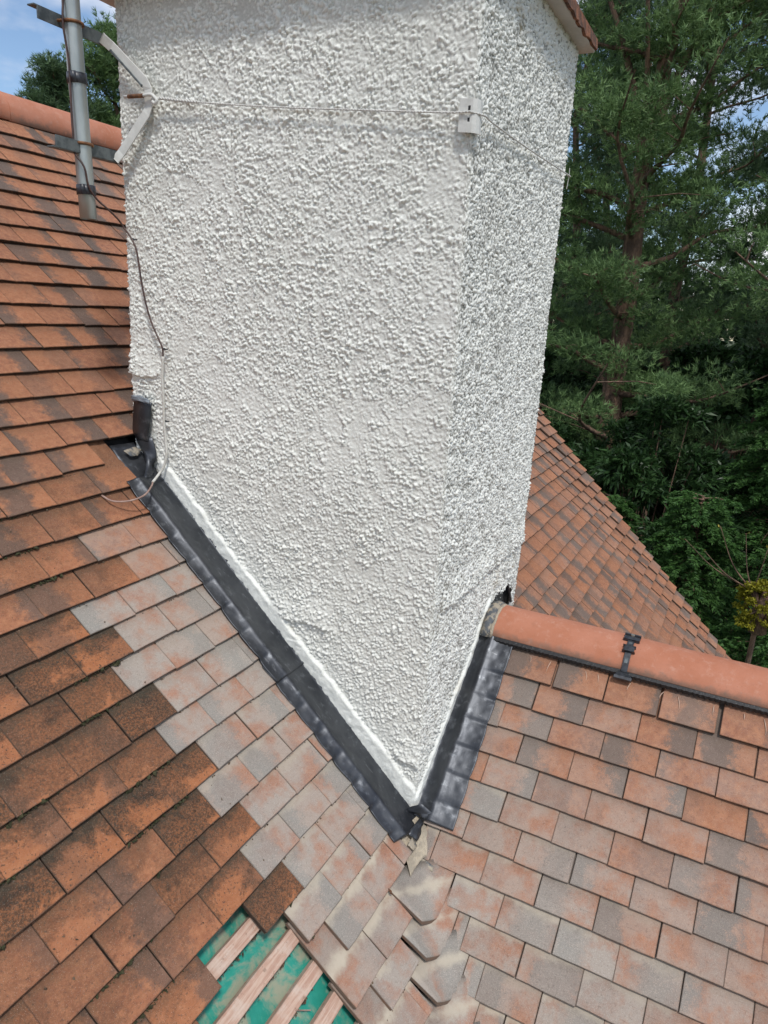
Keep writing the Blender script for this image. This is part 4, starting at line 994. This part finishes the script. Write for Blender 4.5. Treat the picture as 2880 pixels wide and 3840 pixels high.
def cypress(name, label, base, H, rad, seed, n=150, leaf=.055, mat='cyp'):
    g = np.random.default_rng(seed); root = empty(name, (base[0], base[1], GZ)); tag(root, label, 'tree')
    b0 = np.array([base[0], base[1], GZ-.05]); wd = MB(); wd.tube([b0, b0+np.array([0, 0, H*.5]), b0+np.array([.05, .02, H])], [.11, .07, .015], 7)
    C, D, Z = [], [], []
    for k in range(n):
        f = ((k+g.random())/n)**.8; z = H*(.18+.82*f); az = k*2.399+g.normal()*.3; Ln = rad*(1.05-f*.75)*g.uniform(.75, 1.12)
        d = np.array([math.cos(az), math.sin(az), 0]); sd_ = np.array([-d[1], d[0], 0]); P0 = b0+np.array([0, 0, z]); up_ = g.uniform(.10, .42)
        def pt(t): return P0+d*Ln*t+np.array([0, 0, Ln*(up_*t-.42*t*t)])
        wd.tube([pt(0), pt(.4), pt(.8)], [.012, .008, .004], 4, False)
        for b in range(9):
            t0 = .22+.78*b/8; Q = pt(min(t0, 1)); sgn = 1 if b % 2 else -1; tilt = g.uniform(.5, 1.0)
            bd = d*g.uniform(.6, 1.0)+sd_*sgn*tilt+np.array([0, 0, g.uniform(-.25, .12)])
            if b == 8: bd = d+np.array([0, 0, -.3])
            bd /= np.linalg.norm(bd); bl = Ln*.34*g.uniform(.7, 1.2)*(1.15-.4*t0); bs_ = np.cross(bd, [0, 0, 1]); bs_ /= np.linalg.norm(bs_)
            m_ = 11; t = np.linspace(.05, 1, m_)[:, None]; L0 = Q+bd*bl*t+np.array([0, 0, -1.0])*bl*.16*t*t+g.normal(size=(m_, 3))*.006
            for s2 in (-1, 1): C.append(L0); D.append(bd*.85+bs_*s2*.75+g.normal(size=(m_, 3))*.16); Z.append(leaf*(1.15-.55*t[:, 0])*g.uniform(.8, 1.25, m_)*1.3)
    C = np.concatenate(C); V, F, tn = foliage(C, np.concatenate(D), np.concatenate(Z), 2, .38, .22, seed+1, .12, True)
    wd.build('stem', M['bark'], root, True); me = npmesh('fronds', V, F); fattr(me, 'tone', tn); link('crown', me, root, [M[mat]]); return len(F)
tot = 0
specs = [
 ('pine_tree', 'tall pine with a thick forking reddish trunk filling the right side behind the chimney', (13.0, 1.62), 17.5, .20, 3.7, 101, 'pine', dict(n_limb=46, tr=.27, pad_n=95, pads=7, leaders=((.56, 1.9, 3.6, .10), (.56, -1.7, 3.8, .11), (.57, .4, 3.0, .08), (.58, 3.0, 2.8, .07)))),
 ('pine_tree', 'darker pine with a thin trunk close against the right edge of the chimney', (16.6, 3.9), 15.5, .16, 3.2, 102, 'pine2', dict(n_limb=32, tr=.15, pad_n=80)),
 ('pine_tree', 'bright green pine reaching in at the upper right edge of the picture', (12.6, -2.4), 16.5, .40, 3.6, 103, 'pine', dict(n_limb=30, tr=.2, pad_n=90)),
 ('pine_tree', 'distant pine seen through the gaps right of the big forked trunk', (22.0, -1.0), 18.0, .10, 4.4, 104, 'pine2', dict(n_limb=34, tr=.22, pad_n=60, tuft=.2)),
 ('pine_tree', 'distant pine showing between the chimney edge and the big forked trunk', (23.5, 4.6), 17.0, .08, 4.4, 105, 'pine2', dict(n_limb=34, tr=.22, pad_n=60, tuft=.2)),
 ('pine_tree', 'round topped pine standing behind the left ridge, its crown cut by the chimney edge', (12.1, 14.3), 13.2, .50, 2.6, 106, 'pine', dict(n_limb=26, tr=.2, pad_n=80, tuft=.14)),
 ('pine_tree', 'low spreading pine top above the left ridge, left of the pole', (10.6, 14.7), 12.1, .60, 1.7, 107, 'pine2', dict(n_limb=22, tr=.18, pad_n=80, tuft=.14)),
 ('pine_tree', 'pine hidden behind the chimney stack', (17.0, 9.0), 13.0, .2, 3.4, 108, 'pine2', dict(n_limb=16, tr=.2, pad_n=30, tuft=.24)),
 ('pine_tree', 'dense pine at the far right edge behind the bright green pine', (17.5, -2.6), 17.0, .10, 3.8, 110, 'pine2', dict(n_limb=36, tr=.18, pad_n=75, tuft=.16)),
 ('pine_tree', 'middle distance pine behind the big trunk, only its dark boughs showing', (18.5, 1.4), 17.5, .10, 3.9, 109, 'pine2', dict(n_limb=36, tr=.18, pad_n=70, tuft=.17)),
]
for nme, lab, base, H, c0, rad, sd_, mt, kw in specs:
    r_, n_ = pine(nme, lab, base, H, c0, rad, sd_, mt, **kw); tot += n_
bs = [
 ('laurel_bush', 'big dark whorled leaf bush right of the tiled verge under the pines', (10.6, .5), 5.9, 1.5, 201, 'laurel', dict(n=6200, leaf=.20, width=.22, nb=7, clumps=110, droop=.3)),
 ('laurel_bush', 'dark bush low behind the verge nearest the chimney', (11.4, 2.7), 5.2, 1.8, 202, 'laurel', dict(n=4200, leaf=.17, width=.3, nb=7, clumps=80)),
 ('laurel_bush', 'shaded dark bush farther back between the pine trunks', (15.5, -.4), 7.0, 2.6, 203, 'laurel', dict(n=5200, leaf=.22, width=.4, nb=7, clumps=100)),
 ('laurel_bush', 'shaded dark bush farther back left of the big trunk', (15.5, 3.6), 6.4, 2.5, 204, 'laurel', dict(n=5200, leaf=.22, width=.4, nb=7, clumps=100)),
 ('golden_bush', 'small rounded golden leaved bush at the right edge', (5.85, -1.24), .52, .24, 208, 'gold', dict(n=1500, leaf=.036, width=.6, nb=6, clumps=50, droop=.1, csz=.075, z0=-1.36)),
]
for nme, lab, base, H, rad, sd_, mt, kw in bs:
    r_, n_ = bush(nme, lab, base, H, rad, sd_, mt, **kw); tot += n_
for args in (('cypress_tree', 'feathery bright green cypress at the right edge above the red ridge', (7.7, -1.75), 5.0, 1.25, 205, 170),
             ('cypress_tree', 'low feathery cypress just beyond the bottom end of the verge', (8.4, -.45), 5.0, 1.3, 206, 190),
             ('cypress_tree', 'taller cypress standing behind the golden bush', (10.6, -1.5), 6.8, 1.6, 207, 230, .07),
             ('cypress_tree', 'shaded cypress between the tiled verge and the dark bushes', (9.3, .9), 4.6, 1.2, 209, 170)):
    tot += cypress(*args)
# distant wood as one mass
g = np.random.default_rng(5); Cs = []
for i in range(340):
    a = R(g.uniform(-35, 75)); d = g.uniform(27, 36); hgt = g.uniform(3.5, 10.0); c = np.array([math.cos(a)*d, math.sin(a)*d, GZ+hgt*.5]); n_ = 60
    v = g.normal(size=(n_, 3)); v /= np.linalg.norm(v, axis=1)[:, None]; Cs.append(c+v*np.array([1.8, 1.8, hgt*.55]))
C = np.concatenate(Cs); V, F, tn = foliage(C, g.normal(size=C.shape), g.uniform(.5, .9, len(C)), 5, .5, .8, 6, .2, True); tot += len(F)*2
me = npmesh('wood', V, F); fattr(me, 'tone', tn); o = link('far_wood', me, None, [M['laurel']]); tag(o, 'dark mass of woodland far behind the pines', 'wood', kind='stuff')
# bare twig above the golden bush
tw = empty('bare_shrub', (5.9, -1.2, -1.6)); tag(tw, 'bare grey twigs with a few orange leaves above the golden bush', 'shrub')
mb = MB(); T0 = np.array([5.85, -1.12, -.98])
ends = [(-.19, .70, .47), (-.18, .50, .38), (-.18, .40, .66), (-.18, -.05, .51), (-.1, .16, .60)]
for e in ends: e = np.array(e); mb.tube(spline([T0, T0+e*np.array([.3, .55, .38]), T0+e], 4), np.linspace(.009, .003, 9), 5)
mb.tube([(5.88, -1.24, -5.6), (5.88, -1.22, -1.3), T0], [.04, .025, .010], 6); mb.build('stem', M['bark'], tw, True)
for k, e in enumerate(ends):
    V, F, tn = foliage(np.array([T0+np.array(e)]), np.array([[0, .2, 1.0]]), np.array([.07]), 1, .7, .5, 9+k, .1, True)
    me = npmesh('leaf', V, F); fattr(me, 'tone', tn); link('leaf', me, tw, [M['yleaf']])
print('foliage tris', tot, 'all', sum(len(m_.polygons) for m_ in bpy.data.meshes))
